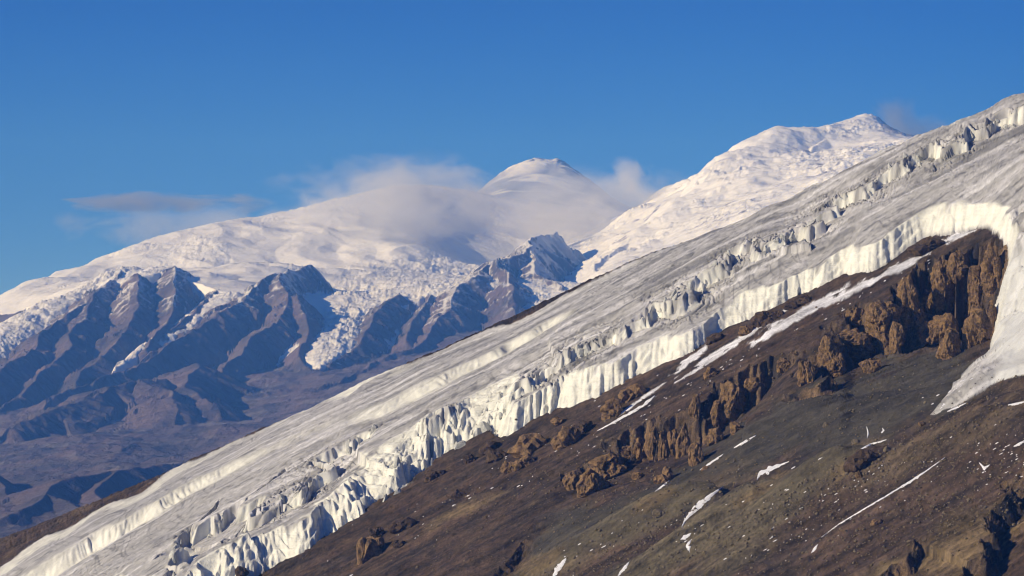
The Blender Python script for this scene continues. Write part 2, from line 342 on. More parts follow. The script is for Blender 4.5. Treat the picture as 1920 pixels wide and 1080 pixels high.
def flank(x, y, full=True):
    px = 960.0 + F * x / y
    u = x * UX + y * UY; v = -x * UY + y * UX
    out = {}
    # --- ice
    ins = inside(x, y, ICE_EDGE)
    d, s, pr = polydist(x, y, ICE_EDGE, 170.0)
    d = np.where(ins, np.abs(d), -np.abs(d))
    Tw, Wd = pr[..., 0], pr[..., 1]
    far = np.abs(d) >= 169.9
    Tw = np.where(far, T0, Tw); Wd = np.where(far, 20.0, Wd)
    fl = 0.0
    edgey = np.clip(Wd / 20.0, 0.3, 1.8) * sm(5, 26, Tw)
    bay = n2(s / 62.0, 3.3 + d / 220.0) * 19.0 + n2(s / 29.0, 9.3 + d / 120.0) * 11.0
    bay = bay * sm(0.0, 1.0, edgey)
    famp = np.clip(0.75 + 1.1 * n2(s / 75.0, 11.0 + 0 * s), 0.15, 1.6)
    Wd = Wd * np.clip(1 + 0.9 * n2(s / 48.0, 21.0 + 0 * s), 0.5, 1.9)
    flute = famp * ((np.abs(n2(s / 13.0 + d / 40.0, d / 30.0 + 4.0)) - 0.3) * 7.0 + n2(s / 6.0, d / 14.0) * 2.6) + n2(s / 3.5, d / 9.0) * 1.5
    dw = d + bay * 0.9 + np.where(Tw > 21, flute, flute * 0.3) * edgey - 2.0
    dw = np.where(far, d, dw)
    t = np.clip(dw / Wd, 0, 1)
    t = np.clip(t + 0.05 * np.sin(t * 15 + 7 * n2(s / 19.0, 6.6 + 0 * s)) * np.sin(np.pi * t) * sm(18, 30, Tw), 0, 1)
    wall = 0.86 * t ** 0.85 + 0.14 * (1 - np.exp(-np.clip(dw - Wd * 0.7, 0, None) / 30.0))
    k = np.clip(dw / 170.0, 0, 1)
    Tin = Tw + (T0 - Tw) * sm(0.02, 0.5, k)
    Hi = Tin * np.where(dw > 0, wall, 0)
    ice = dw > 0
    # long rolls, foliation, breaks
    Hi = Hi + np.where(ice, 1, 0) * sm(10, 70, dw) * (fbm(u / 170.0, v / 70.0, 3) * 5.0)
    if full:
        Hi = Hi + np.where(ice, 1, 0) * sm(5, 40, dw) * (fbm(u / 46.0 + n2(u / 60.0, v / 60.0), v / 14.0, 3) * 0.75 + fbm(u / 14.0, v / 14.0, 4) * 0.65)
    cl = np.where(ice, sm(0.02, 0.2, dw / Wd) * (1 - sm(0.85, 1.3, dw / Wd + 0.45 * n2(s / 14.0, d / 9.0))), 0) * sm(8, 20, Tw) * np.where(far, 0, 1)
    cl = cl * np.where(s > s.max(), 0, 1)
    df, _, _ = polydist(x, y, bf, 300.0)
    Hi = Hi * (1 - 0.82 * (1 - sm(0, 290, np.abs(df))) * (1 - sm(1230, 1650, px)))
    serac = np.zeros(x.shape)
    for bi, (bp, rough, rec) in enumerate(((B1p, 1.0, 120.0), (B2p, 0.22, 260.0), (B3p, 1.0, 150.0))):
        e, es, ep = polydist(x, y, bp, 240.0)
        drop, run = ep[..., 0], ep[..., 1]
        off = np.abs(e) >= 239
        zig = n2(es / 33.0, bi * 7 + e / 140.0); zig = np.sign(zig) * np.abs(zig) ** 0.8
        ew = e + rough * (zig * (26.0 if bi == 0 else 34.0) + (np.abs(n2(es / 10.0, 2.0 + e / 40.0)) - 0.3) * 10.0 + n2(es / 4.5, e / 9.0) * 2.5) * sm(1, 9, drop)
        Lb = float(np.hypot(np.diff(bp[:, 0]), np.diff(bp[:, 1])).sum())
        drop = drop * sm(0, 25, es) * sm(0, 25, Lb - es)
        drop = drop + (smooth_par(x, y, bp, 2, (~off) & (ew < -9)) * sm(0, 60, es) * sm(0, 60, Lb - es) - drop) * sm(10, 45, -ew)
        if bi == 1: ew = ew + n2(es / 40.0, e / 90.0) * 12 + (np.abs(n2(es / 7.0 + e / 25.0, e / 25.0)) - 0.3) * 6.0 * sm(5, 14, drop) * np.clip(0.4 + 1.4 * n2(es / 50.0, 2.2 + 0 * es), 0, 1.2)
        dn = np.clip(-ew / run + 0.5, 0, 1); dn = dn * dn * (3 - 2 * dn)
        st = -drop * dn * np.exp(-np.clip(-ew, 0, None) / rec)
        if rough > 0.5:                              # broken blocks and slots beside the break
            near = np.exp(-((ew - 3) / 17.0) ** 2) * sm(2, 9, drop)
            blk = ridged(es / 15.0 + 3 * bi, ew / 9.0, 3)
            amp = np.clip(0.35 + 1.3 * n2(es / 60.0, 7.7 * bi), 0.1, 1.4)
            st = st + near * amp * blk * 9.5
            wide = np.exp(-((ew - 6) / 42.0) ** 2) * sm(2, 9, drop) * sm(0.0, 0.5, n2(es / 70.0, 14.4 + bi) + 0.2)
            st = st - wide * 6.0 * sm(0.55, 0.8, ridged(es / 34.0, ew / 8.0 + n2(es / 20.0, 1.7 + 0 * es), 2))
            slot = np.exp(-((ew - 9 - 8 * n2(es / 40.0, 1.1)) / 4.6) ** 2) * sm(0.0, 0.3, n2(es / 34.0, 5.5 + bi)) * sm(4, 10, drop)
            st = st - slot * 20.0
        st = np.where(off, 0, st) * (1 - sm(150, 235, np.abs(e)))
        Hi = Hi + np.where(ice, st, 0)
        cf = np.exp(-((ew + run * 0.15) / (run * 0.62)) ** 2) * sm(2, 9, drop) * np.where(off, 0, 1)
        serac = np.maximum(serac, cf * (np.clip(0.62 + 1.1 * n2(es / 26.0, 3.1 + e / 20.0), 0.05, 1) if bi != 1 else 0.8))
    # --- ground below the ice
    Hk, rock, rockid = kfield(x, y, full)
    Hg = Hk.copy()
    rh = np.zeros(x.shape)
    for ri, rp in enumerate(RIDp):
        r_ = soft_ridge(x, y, rp); Hg = Hg + r_
        if ri < 3: rh = np.maximum(rh, r_)
    for gp in GULp:
        Hg = Hg - soft_ridge(x, y, gp)
    Hg = Hg + fbm(u / 160.0, v / 60.0, 3) * 3.5
    if full:
        Hg = Hg + fbm(u / 60.0 + 0.6 * n2(u / 30.0, v / 30.0), v / 16.0, 4) * 1.5 + (ridged(u / 24.0, v / 12.0, 4) ** 2) * 0.9 + fbm(u / 5.0, v / 4.0, 3) * 0.35
    H = np.where(ice, Hi + Hk + (Hg - Hk) * (1 - sm(0, 40, dw)), Hg)
    # --- crest: the flank turns over
    yc = crest_dist(px)
    H = H + np.interp(px, SKY[:, 0], crest_fix) * sm(-420, -20, y - yc)
    H = H - 1.0 * softplus(y - yc - 12, 12.0)
    rim = (~ice) & (y > yc - 260) & (d < 0) & (px < 1400)
    if full: H = H + np.where(rim, ridged(px / 9.0, y / 30.0, 3) * 1.6 * sm(-200, -10, y - yc), 0)
    z = A * x + B * y + C + H
    return z, dict(ice=ice, dw=dw, cl=cl, serac=serac, rock=rock, rockid=rockid, rim=rim, u=u, v=v, H=H, rh=rh, Tw=Tw, px=px, s=s, Wd=Wd)

NC, NR0, NR = 1180, 340, 640
pxs = np.linspace(-70, 1990, NC)
def col_rows(n):
    """n rows of depth for each column, uniform across the plane as seen"""
    X = (pxs - 960.0) / F
    yc = crest_dist(pxs)
    ynear = (-C - 75) / (B + A * X - (HOR - 1210.0) / F)
    ynear = np.minimum(ynear, yc - 60)
    t = np.linspace(0, 1, n)[:, None]
    inv = (1 / ynear)[None, :] * (1 - t) + (1 / yc)[None, :] * t
    return 1 / inv
# fit the crest to the skyline
Yc = col_rows(160)[100:]
yc_line = crest_dist(pxs)
for it in range(4):
    sub = np.linspace(0, NC - 1, 220).astype(int)
    Yt = yc_line[None, sub] + np.linspace(-260, 90, 70)[:, None]
    Xt = (pxs[None, sub] - 960.0) / F * Yt
    zt, _ = flank(Xt, Yt, False)
    top = (HOR - F * zt / Yt).min(0)
    err = top - np.interp(pxs[sub], SKY[:, 0], SKY[:, 1])
    corr = np.array([np.average(err, weights=np.exp(-((pxs[sub] - q) / 22.0) ** 2) + 1e-9) for q in SKY[:, 0]])
    crest_fix = crest_fix + corr * yc_line.mean() / F
Y0 = col_rows(NR0)
Yb = yc_line[None, :] + np.array([8, 20, 35, 60, 110, 200])[:, None]
Y0 = np.concatenate([Y0, Yb]); NRr = Y0.shape[0]
X0 = (pxs[None, :] - 960.0) / F * Y0
z0, _ = flank(X0, Y0, False)
py0 = HOR - F * z0 / Y0
dpy = np.abs(np.diff(py0, axis=0)); dbase = np.diff(Y0, axis=0) / 3000.0 * 160
meas = np.sqrt(dpy ** 2 + (0.8 * dbase) ** 2)
meas = np.where(Y0[1:] > yc_line[None, :] + 10, meas * 0.25, meas) + 0.12
ker = np.ones(15) / 15
for _ in range(2):
    meas = np.apply_along_axis(lambda r: np.convolve(np.pad(r, 7, mode='edge'), ker, 'valid'), 1, meas)
cum = np.concatenate([np.zeros((1, NC)), np.cumsum(meas, 0)]); cum /= cum[-1:]
tt = np.linspace(0, 1, NR)
Y = np.stack([np.interp(tt, cum[:, j], Y0[:, j]) for j in range(NC)], 1)
Xw = (pxs[None, :] - 960.0) / F * Y
Zw, mk = flank(Xw, Y, True)
PYa = HOR - F * Zw / Y
print('flank', round(time.time() - T00, 1), flush=True)

def hit(px, py):
    """first point of the flank along the ray through a photo pixel"""
    j = int(round(np.clip((px - pxs[0]) / (pxs[1] - pxs[0]), 0, NC - 1)))
    c = PYa[:, j]; i = np.nonzero(c <= py)[0]
    i = int(i[0]) if len(i) else NR - 1
    if i == 0: i = 1
    a, b = c[i - 1], c[i]; t = 0 if a == b else float(np.clip((a - py) / (a - b), 0, 1))
    yy = Y[i - 1, j] + (Y[i, j] - Y[i - 1, j]) * t; zz = Zw[i - 1, j] + (Zw[i, j] - Zw[i - 1, j]) * t
    return Vector(((px - 960.0) / F * yy, yy, zz))

# --- colours of the flank (ground and ice colour, not light)
u, v = mk['u'], mk['v']
plpy = HOR - F * (A * Xw + B * Y + C) / Y               # where a point lies on the mean plane
def blob(px, py, rl, rw, slope=0.55):
    ang = math.atan(slope); dx = mk['px'] - px; dy = -(PYa - py)
    a = dx * math.cos(ang) + dy * math.sin(ang); b = -dx * math.sin(ang) + dy * math.cos(ang)
    return np.exp(-((a / rl) ** 2 + (b / rw) ** 2))
warp = fbm(u / 60.0, v / 36.0, 4)
streakn = fbm(u / 130.0 + 5, v / 18.0, 4); patch = fbm(u / 40.0, v / 50.0 + 8, 4)
brown = np.array([0.066, 0.047, 0.030]); dark = np.array([0.042, 0.033, 0.025]); grey = np.array([0.066, 0.058, 0.042]); ochre = np.array([0.165, 0.118, 0.058]); red = np.array([0.080, 0.050, 0.032]); tan = np.array([0.108, 0.080, 0.048])
grain = fbm(u / 2.6, v / 4.0, 2); grit = fbm(u / 11.0 + 3, v / 8.0, 3)
cg = np.ones(Xw.shape + (3,)) * brown
cg = lerp3(cg, red, np.clip(0.5 + 0.8 * streakn, 0, 1) * 0.7)
cg = lerp3(cg, dark, sm(0.05, 0.5, patch) * 0.6)
gw = np.zeros(Xw.shape)
for b_ in ((1640, 760, 200, 75), (1480, 800, 190, 60), (1760, 720, 90, 60), (1350, 880, 150, 40), (1520, 890, 110, 40), (1200, 960, 150, 45), (1060, 1010, 90, 50)): gw = np.maximum(gw, blob(*b_))
gw = sm(0.28, 0.62, gw + 0.28 * warp); cg = lerp3(cg, grey, gw)
tw = np.zeros(Xw.shape)
for b_ in ((1240, 960, 190, 30), (1400, 930, 150, 30), (1560, 890, 120, 34), (1680, 860, 160, 26), (1850, 790, 120, 40), (1330, 1010, 160, 30), (1100, 1040, 110, 26)): tw = np.maximum(tw, blob(*b_))
olive = np.array([0.118, 0.098, 0.058])
cg = lerp3(cg, tan, sm(0.25, 0.75, tw + 0.4 * warp) * 0.7)
cg = lerp3(cg, olive, sm(4, 13, mk['rh'] + 4 * warp) * (1 - 0.6 * sm(1600, 1750, mk['px'])) * 0.85)
cg = lerp3(cg, np.array([0.092, 0.060, 0.040]), sm(1480, 1640, mk['px'] - 0.9 * (1000 - PYa)) * sm(860, 940, PYa) * np.clip(0.5 + 0.8 * streakn, 0, 1) * 0.7)
ow = np.zeros(Xw.shape)
for b_ in ((1800, 1040, 150, 60), (1880, 980, 90, 50), (1000, 1060, 60, 22), (1230, 935, 60, 12), (1420, 925, 60, 12), (1590, 880, 50, 16), (860, 960, 90, 14), (1700, 1070, 70, 26)): ow = np.maximum(ow, blob(*b_))
cg = lerp3(cg, ochre, sm(0.25, 0.85, ow + 0.45 * patch) * 0.75)
cg = lerp3(cg, np.array([0.115, 0.080, 0.045]), mk['rim'] * sm(-0.1, 0.5, fbm(mk['px'] / 60.0, Y / 20.0, 3)) * 0.5 * (1 - sm(600, 800, mk['px'])))
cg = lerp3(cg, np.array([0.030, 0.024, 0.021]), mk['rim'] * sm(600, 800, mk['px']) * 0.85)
lay = fbm(u / 70.0 + 2, v / 6.0, 3)
cg = cg * np.clip(1 + (0.40 * grain + 0.45 * grit + 0.35 * streakn + 0.30 * lay) * (1 - 0.55 * gw), 0.30, 2.4)[..., None]
rk = np.array([0.045, 0.038, 0.032]) + (np.array([0.22, 0.145, 0.078]) - np.array([0.045, 0.038, 0.032])) * np.clip(0.45 + 0.9 * fbm(u / 18.0, v / 18.0, 4), 0, 1)[..., None]
cg = lerp3(cg, rk, mk['rock'])
snowm = np.zeros(Xw.shape)
for b_ in ((1380, 640, 120, 5, 0.62), (1330, 678, 90, 3, 0.62), (1300, 670, 60, 7, 0.75), (1500, 590, 120, 10, 0.55), (1600, 545, 100, 7, 0.5), (1690, 500, 60, 8, 0.5), (1450, 622, 60, 7, 0.6), (1790, 445, 40, 6, 0.35), (1200, 750, 60, 3, 0.7), (1840, 690, 30, 8, 0.7)): snowm = np.maximum(snowm, blob(*b_))
snowm = sm(0.42, 0.62, snowm + 0.38 * fbm(u / 14.0, v / 14.0, 4)) * (1 - mk['rock'])
fleck = sm(0.62, 0.74, fbm(u / 11.0, v / 3.2, 3) + 0.25 * fbm(u / 90.0, v / 40.0, 2)) * (1 - mk['rock'])
cg = lerp3(cg, np.array([0.72, 0.71, 0.72]), np.maximum(snowm, 0.0 * fleck))
# ice: dirty top, clean where it is broken
clean = np.array([0.90, 0.88, 0.74]); dirty = np.array([0.44, 0.425, 0.395]); soot = np.array([0.20, 0.195, 0.185]); pale = np.array([0.60, 0.58, 0.555])
dustn = fbm(u / 150.0 + 0.7 * n2(u / 50.0, v / 70.0), v / 26.0, 5); swirl = fbm(u / 40.0 + n2(u / 25.0, v / 40.0), v / 13.0 + n2(u / 30.0, v / 40.0), 4)
ci = np.ones(Xw.shape + (3,)) * dirty
ci = lerp3(ci, soot, sm(-0.05, 0.65, dustn * 0.7 + swirl * 0.6) * (0.58 * sm(300, 1000, mk['px']) + 0.26))
ci = lerp3(ci, pale, sm(0.05, 0.55, -dustn * 0.8 + 0.3 * swirl) * 0.85)
gz = np.abs(np.gradient(Zw, axis=1) / np.maximum(np.gradient(Xw, axis=1), 1e-3) - A)
crk = sm(0.86, 0.96, 1 - 2 * np.abs(n2(u / 13.0 + 1.6 * n2(u / 70.0, v / 90.0) + v / 60.0, v / 160.0))) * sm(0.05, 0.4, fbm(u / 160.0 + 3, v / 110.0, 2) + 0.1)
ci = ci * (1 - 0.42 * crk)[..., None]
ci = lerp3(ci, np.array([0.74, 0.72, 0.69]), sm(0.42, 0.62, fbm(u / 230.0 + 8, v / 17.0, 3)) * 0.7)
clw = np.clip(np.maximum(mk['cl'], mk['serac']) + 0.25 * swirl * mk['cl'] , 0, 1)
ci = ci * np.clip(1 + 0.22 * fbm(u / 8.0, v / 4.0, 3) + 0.16 * fbm(u / 2.6 + 7, v / 4.0, 2) - 0.40 * sm(0.3, 0.6, fbm(u / 30.0 + n2(u / 20.0, v / 40.0) * 1.5, v / 7.0, 3)), 0.4, 1.5)[..., None]
ci = lerp3(ci, clean, np.clip(clw * (0.92 + 0.25 * n2(u / 9, v / 9)), 0, 1))
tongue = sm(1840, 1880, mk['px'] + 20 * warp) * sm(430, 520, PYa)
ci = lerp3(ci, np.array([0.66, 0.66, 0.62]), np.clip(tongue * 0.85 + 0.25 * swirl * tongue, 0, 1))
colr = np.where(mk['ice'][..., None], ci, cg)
V = np.stack([Xw, Y, Zw], -1).reshape(-1, 3); Q = grid_quads(NR, NC); Cc = np.clip(colr, 0.01, 0.9).reshape(-1, 3)
fi = lambda a: a.reshape(-1)[Q[..., 0]]
f_ice = fi(mk['ice']); f_cl = fi((mk['cl'] > 0.55) & mk['ice'] & (mk['Tw'] > 18) & (mk['dw'] < 70)); f_rid = np.where(f_ice, -1, fi(mk['rockid']))
Qf = Q.reshape(-1, 4)
slope_o = submesh('scree_slope', V, Qf, ((~f_ice) & (f_rid < 0)).ravel(), M_SCREE, Cc); tag(slope_o, 'brown and grey scree slope falling to the left below the ice', kind='structure')
glacier = submesh('glacier', V, Qf, (f_ice & ~f_cl).ravel(), M_ICE, Cc); tag(glacier, 'long dirty grey glacier tongue lying down the slope', kind='structure')
cliff = submesh('ice_cliff', V, Qf, f_cl.ravel(), M_WALL, Cc, parent=glacier); tag(cliff, 'bright cream fluted ice wall along the lower edge of the glacier')
KL = ['tall orange brown rock buttress ringed by ice at the right', 'fluted brown rock wall in the middle of the scree slope', 'small pale ochre crag at the bottom edge right of centre', 'yellowish crag beside a dark cleft in the bottom right corner', 'low grey crag above an eroded gully at the bottom centre']
crags = []
for k in range(5):
    m = (f_rid == k).ravel()
    if m.sum() < 5: crags.append(None); continue
    o = submesh('crag', V, Qf, m, M_ROCK, Cc); tag(o, KL[k], 'crag', 'crags standing out of the scree'); crags.append(o)
print('flank mesh', round(time.time() - T00, 1), flush=True)
# ================================================================== THE FAR RANGE
KM = 1.8                                        # real kilometres for one unit of the range's sketch (the range stands 22 to 41 km off)
def W3(px, py, ykm):
    y = ykm * 1000.0
    return ((px - 960.0) / F * y, y, (HOR - py) / F * y)
E2 = 0.35 ** 2
def tps_fit(pts, reg=1e-3, E2=0.35 ** 2):
    p = np.array(pts, float); xy = p[:, :2] / 1000.0; n = len(p)
    r = np.linalg.norm(xy[:, None] - xy[None], axis=2)
    K = -np.sqrt(r * r + E2) + np.eye(n) * reg
    Pm = np.concatenate([np.ones((n, 1)), xy], 1)
    Am = np.block([[K, Pm], [Pm.T, np.zeros((3, 3))]])
    sol = np.linalg.solve(Am, np.concatenate([p[:, 2], np.zeros(3)]))
    def ev(x, y):
        x = x / 1000.0; y = y / 1000.0; z = sol[n] + sol[n + 1] * x + sol[n + 2] * y
        for k in range(n):
            r2 = (x - xy[k, 0]) ** 2 + (y - xy[k, 1]) ** 2
            z = z - sol[k] * np.sqrt(r2 + E2)
        return z
    return ev
def far_mesh(name, px0, px1, nc, y0, y1, nr, fn, extra=None):
    """heightfield fn(x, y) -> z, colour ; rows spread by what shows"""
    pc = np.linspace(px0, px1, nc); n0 = 250
    t = np.linspace(0, 1, n0)[:, None]
    Yg = (y0 + (y1 - y0) * t) * np.ones((1, nc)); Xg = (pc[None] - 960) / F * Yg
    zg = fn(Xg, Yg, False)[0]
    pyg = HOR - F * zg / Yg
    top = np.minimum.accumulate(pyg, 0)
    vis = (pyg[1:] <= top[1:] + 6)
    ms = np.abs(np.diff(pyg, axis=0)) * np.where(vis, 1, 0.12) + 0.10 * (y1 - y0) / n0 / 40.0 + 0.05
    ker = np.ones(11) / 11
    ms = np.apply_along_axis(lambda r: np.convolve(np.pad(r, 5, mode='edge'), ker, 'valid'), 1, ms)
    cu = np.concatenate([np.zeros((1, nc)), np.cumsum(ms, 0)]); cu /= cu[-1:]
    tt = np.linspace(0, 1, nr)
    Yg = np.stack([np.interp(tt, cu[:, j], Yg[:, j]) for j in range(nc)], 1); Xg = (pc[None] - 960) / F * Yg
    zg, cc, sn = fn(Xg, Yg, True)
    V = np.stack([Xg, Yg, zg], -1).reshape(-1, 3) * KM; Q = grid_quads(nr, nc).reshape(-1, 4)
    return V, Q, np.clip(cc, 0.005, 0.9).reshape(-1, 3), sn.reshape(-1)

# --- massif with ribs, ice cap and valley
CAP = [(-60,585,14.5),(0,560,15),(60,528,15.5),(130,505,16),(200,479,16.5),(300,441,17),(420,414,17.5),(520,401,18),(630,373,18.5),(700,353,19),(800,333,19.5),(880,340,20),(1000,360,20),(1150,380,20),(1300,400,20),
       (60,580,13.6),(150,560,13.4),(230,520,13.5),(320,492,14.3),(400,480,14.6),(500,470,15),(440,552,13.1),(380,520,13.6),(560,500,14.2),(640,500,14.5),(640,600,12.9),(612,684,12.0),(700,560,13.5),(660,560,13.4),(780,545,13.4),(800,480,15),(840,530,13.6),(950,440,16),(1010,445,15.6),(1080,500,14.5),(1150,450,16),(1100,530,13.8),(1010,570,12.9),(980,600,12.4),(1200,470,15),(1060,560,13.0)]
cap_pts = [W3(*p) for p in CAP]
for p in CAP[:15]:
    w = W3(*p); cap_pts.append((w[0] * 1.05, w[1] + 1500, w[2] - 560)); cap_pts.append((w[0] * 1.15, w[1] + 3500, w[2] - 1500)); cap_pts.append((w[0] * 1.3, w[1] + 7000, w[2] - 2600))
cap_fn = tps_fit(cap_pts)
# ribs: (px, py, depth km), slope of left flank, slope of right flank, gully size
RIBS = [
 ([(232,513,13.55),(190,545,13.2),(140,590,12.8),(60,660,12.2),(-80,755,11.4)], .62, .85, 1),
 ([(170,565,13.0),(150,620,12.5),(90,700,11.9),(0,790,11.2)], .7, .8, 1),
 ([(262,520,13.3),(250,570,12.8),(215,640,12.3),(170,700,11.8),(150,730,11.5)], .75, .85, 1),
 ([(330,508,13.5),(318,560,12.9),(300,620,12.4),(262,665,12.1)], .8, .85, 1),
 ([(415,545,13.2),(372,580,12.8),(330,612,12.5),(290,650,12.25)], .8, .9, 1),
 ([(20,572,14.2),(-30,610,13.8)], .6, .6, 1),
 ([(70,585,13.8),(20,610,13.5),(-50,640,13.2)], .5, .5, 1),
 ([(575,506,13.6),(548,516,13.25),(500,540,13.0),(455,572,12.75),(400,604,12.5),(310,657,12.1),(235,703,11.75),(120,750,11.3)], .55, .95, 1),
 ([(548,517,13.25),(545,560,12.8),(530,600,12.5),(470,650,12.1),(432,700,11.7),(425,760,11.2)], .62, .95, 1.2),
 ([(560,560,12.75),(575,620,12.4),(570,680,12.0),(590,700,11.8)], .9, .9, 1),
 ([(1045,442,15.2),(985,472,14.2),(940,496,13.7),(905,520,13.35),(868,538,13.15),(850,590,12.7),(800,640,12.3),(700,690,11.7),(600,735,11.2),(500,785,10.7)], .6, .85, .9),
 ([(760,560,13.1),(735,575,12.9),(700,610,12.55),(650,670,12.1),(590,730,11.5)], .8, .75, 1),
 ([(820,560,13.1),(800,600,12.7),(745,650,12.25)], .85, .8, 1),
 ([(940,490,13.7),(955,540,13.1),(960,600,12.5),(950,640,12.1)], .85, .9, 1),
 ([(985,472,14.2),(1000,510,13.6),(1035,545,13.2)], .7, .9, .6),
 ([(300,718,10.9),(250,722,10.8),(190,735,10.6),(120,775,10.2),(40,810,9.9)], .30, .45, .6),
 ([(250,722,10.8),(300,745,10.5),(335,775,10.2)], .35, .5, .7),
 ([(380,690,11.4),(330,735,10.8),(390,765,10.4)], .35, .5, .5),
]
RIBw = [(np.array([W3(*q) for q in r]), sl, sr, g) for r, sl, sr, g in RIBS]
NEARH = [
 ([(345,865,7.6),(290,872,7.4),(225,882,7.2),(150,900,7.0),(95,925,6.8),(40,950,6.6),(-60,990,6.4)], .30, .60, .5),
 ([(225,882,7.2),(205,925,6.9),(190,960,6.6)], .45, .7, .4),
 ([(95,925,6.8),(130,960,6.5),(120,1000,6.2)], .45, .7, .4),
 ([(-60,870,7.6),(10,905,7.2),(60,940,6.9)], .3, .6, .5),
]
NEARw = [(np.array([W3(*q) for q in r]), sl, sr, g) for r, sl, sr, g in NEARH]
def ribs_height(x, y, ribs, full, gsc=1.0):
    h = np.full(x.shape, -1e5); S = np.zeros(x.shape); Dd = np.zeros(x.shape); G = np.zeros(x.shape)
    xw = x + fbm(x / 900.0, y / 900.0, 3) * 70; yw = y + fbm(x / 900.0 + 40, y / 900.0, 3) * 70
    for ri, (pts, sl, sr, g) in enumerate(ribs):
        run = 0
        for k in range(len(pts) - 1):
            a, b = pts[k], pts[k + 1]; ex, ey = b[0] - a[0], b[1] - a[1]; L2 = ex * ex + ey * ey; L = math.sqrt(L2)
            dx = xw - a[0]; dy = yw - a[1]; t = np.clip((dx * ex + dy * ey) / L2, 0, 1)
            d = np.hypot(dx - t * ex, dy - t * ey)
            side = ex * dy - ey * dx                      # line runs down and towards us: + side is its right-hand (east) flank seen from here
            sl_ = np.where(side < 0, sl, sr)
            hh = a[2] + (b[2] - a[2]) * t - sl_ * d
            m = hh > h
            h = np.where(m, hh, h); S = np.where(m, ri * 7919.0 + run + t * L, S); Dd = np.where(m, d, Dd); G = np.where(m, g, G)
            run += L
    gl = np.abs(n2(S / 230.0 + Dd / 900.0, Dd / 1300.0)) * 1.25 + 0.6 * np.abs(n2(S / 80.0 + Dd / 500.0, Dd / 600.0 + 5)) 
    gl = gl + 0.3 * np.abs(n2(S / 42.0 + Dd / 400.0, Dd / 500.0 + 9))
    h = h - G * gsc * np.clip(Dd, 0, 480) * 0.85 * (gl - 0.30)
    if full:
        h = h + G * gsc * (fbm(S / 60.0, Dd / 190.0, 4) * 9.0 * sm(0, 120, Dd) + ridged(x / 140.0, y / 140.0, 5) * 20.0 + ridged(S / 30.0, Dd / 150.0, 3) * 9.0 * sm(0, 60, Dd))
    return h, S, Dd
def tongue_fn(x, y, rows):
    pts = np.array([W3(*r[:3]) + (r[3],) for r in rows])
    p2 = np.concatenate([pts[:, :2], pts[:, 2:]], 1)
    d, s, pr = polydist(x, y, p2, 420.0)
    q = np.abs(d) / np.maximum(pr[..., 1], 1)
    return np.where(np.abs(d) < 419, pr[..., 0] - 26 * np.maximum(q, 0) ** 2 + 22, -1e5), q
TONGUES = [
 [(430,560,13.0,110),(385,590,12.75,90),(330,625,12.45,75),(285,652,12.25,60),(240,684,12.0,40),(215,702,11.8,15)],
 [(240,512,13.9,110),(170,548,13.45,100),(100,575,13.15,105),(40,605,12.9,110),(0,628,12.75,100),(-70,665,12.5,90)],
 [(640,560,13.3,280),(630,610,12.8,220),(615,650,12.3,150),(607,686,11.95,70),(600,700,11.8,20)],
]
VALF = tps_fit([W3(*p) for p in [(-60,820,10.5),(100,800,10.6),(300,790,10.4),(450,790,10.4),(600,745,10.9),(760,700,11.4),(900,660,11.8),(1050,620,12.2),(1250,600,12.2),(-60,880,8.8),(150,850,8.9),(300,850,8.7),(450,835,8.8),(600,810,9),(800,760,9.4),(1000,720,9.6),(1250,690,9.6),(0,930,7.4),(200,905,7.4),(400,880,7.6),(700,860,7.8),(1000,860,7.8),(0,1010,6.2),(300,1000,6.2),(700,980,6.2),(1250,980,6.2)]])
rockA = np.array([0.150, 0.112, 0.108]); rockB = np.array([0.082, 0.070, 0.072]); rockC = np.array([0.19, 0.155, 0.13]); snowC = np.array([0.86, 0.845, 0.82])
cap_fix = [np.array([-60.0, 1300.0]), np.zeros(2)]
CAPSKY = np.array([(-60, 585), (0, 558), (50, 530), (130, 505), (200, 479), (300, 441), (420, 414), (520, 401), (630, 374), (700, 356), (760, 345), (840, 350), (900, 362), (1000, 380), (1150, 395), (1300, 410)], float)
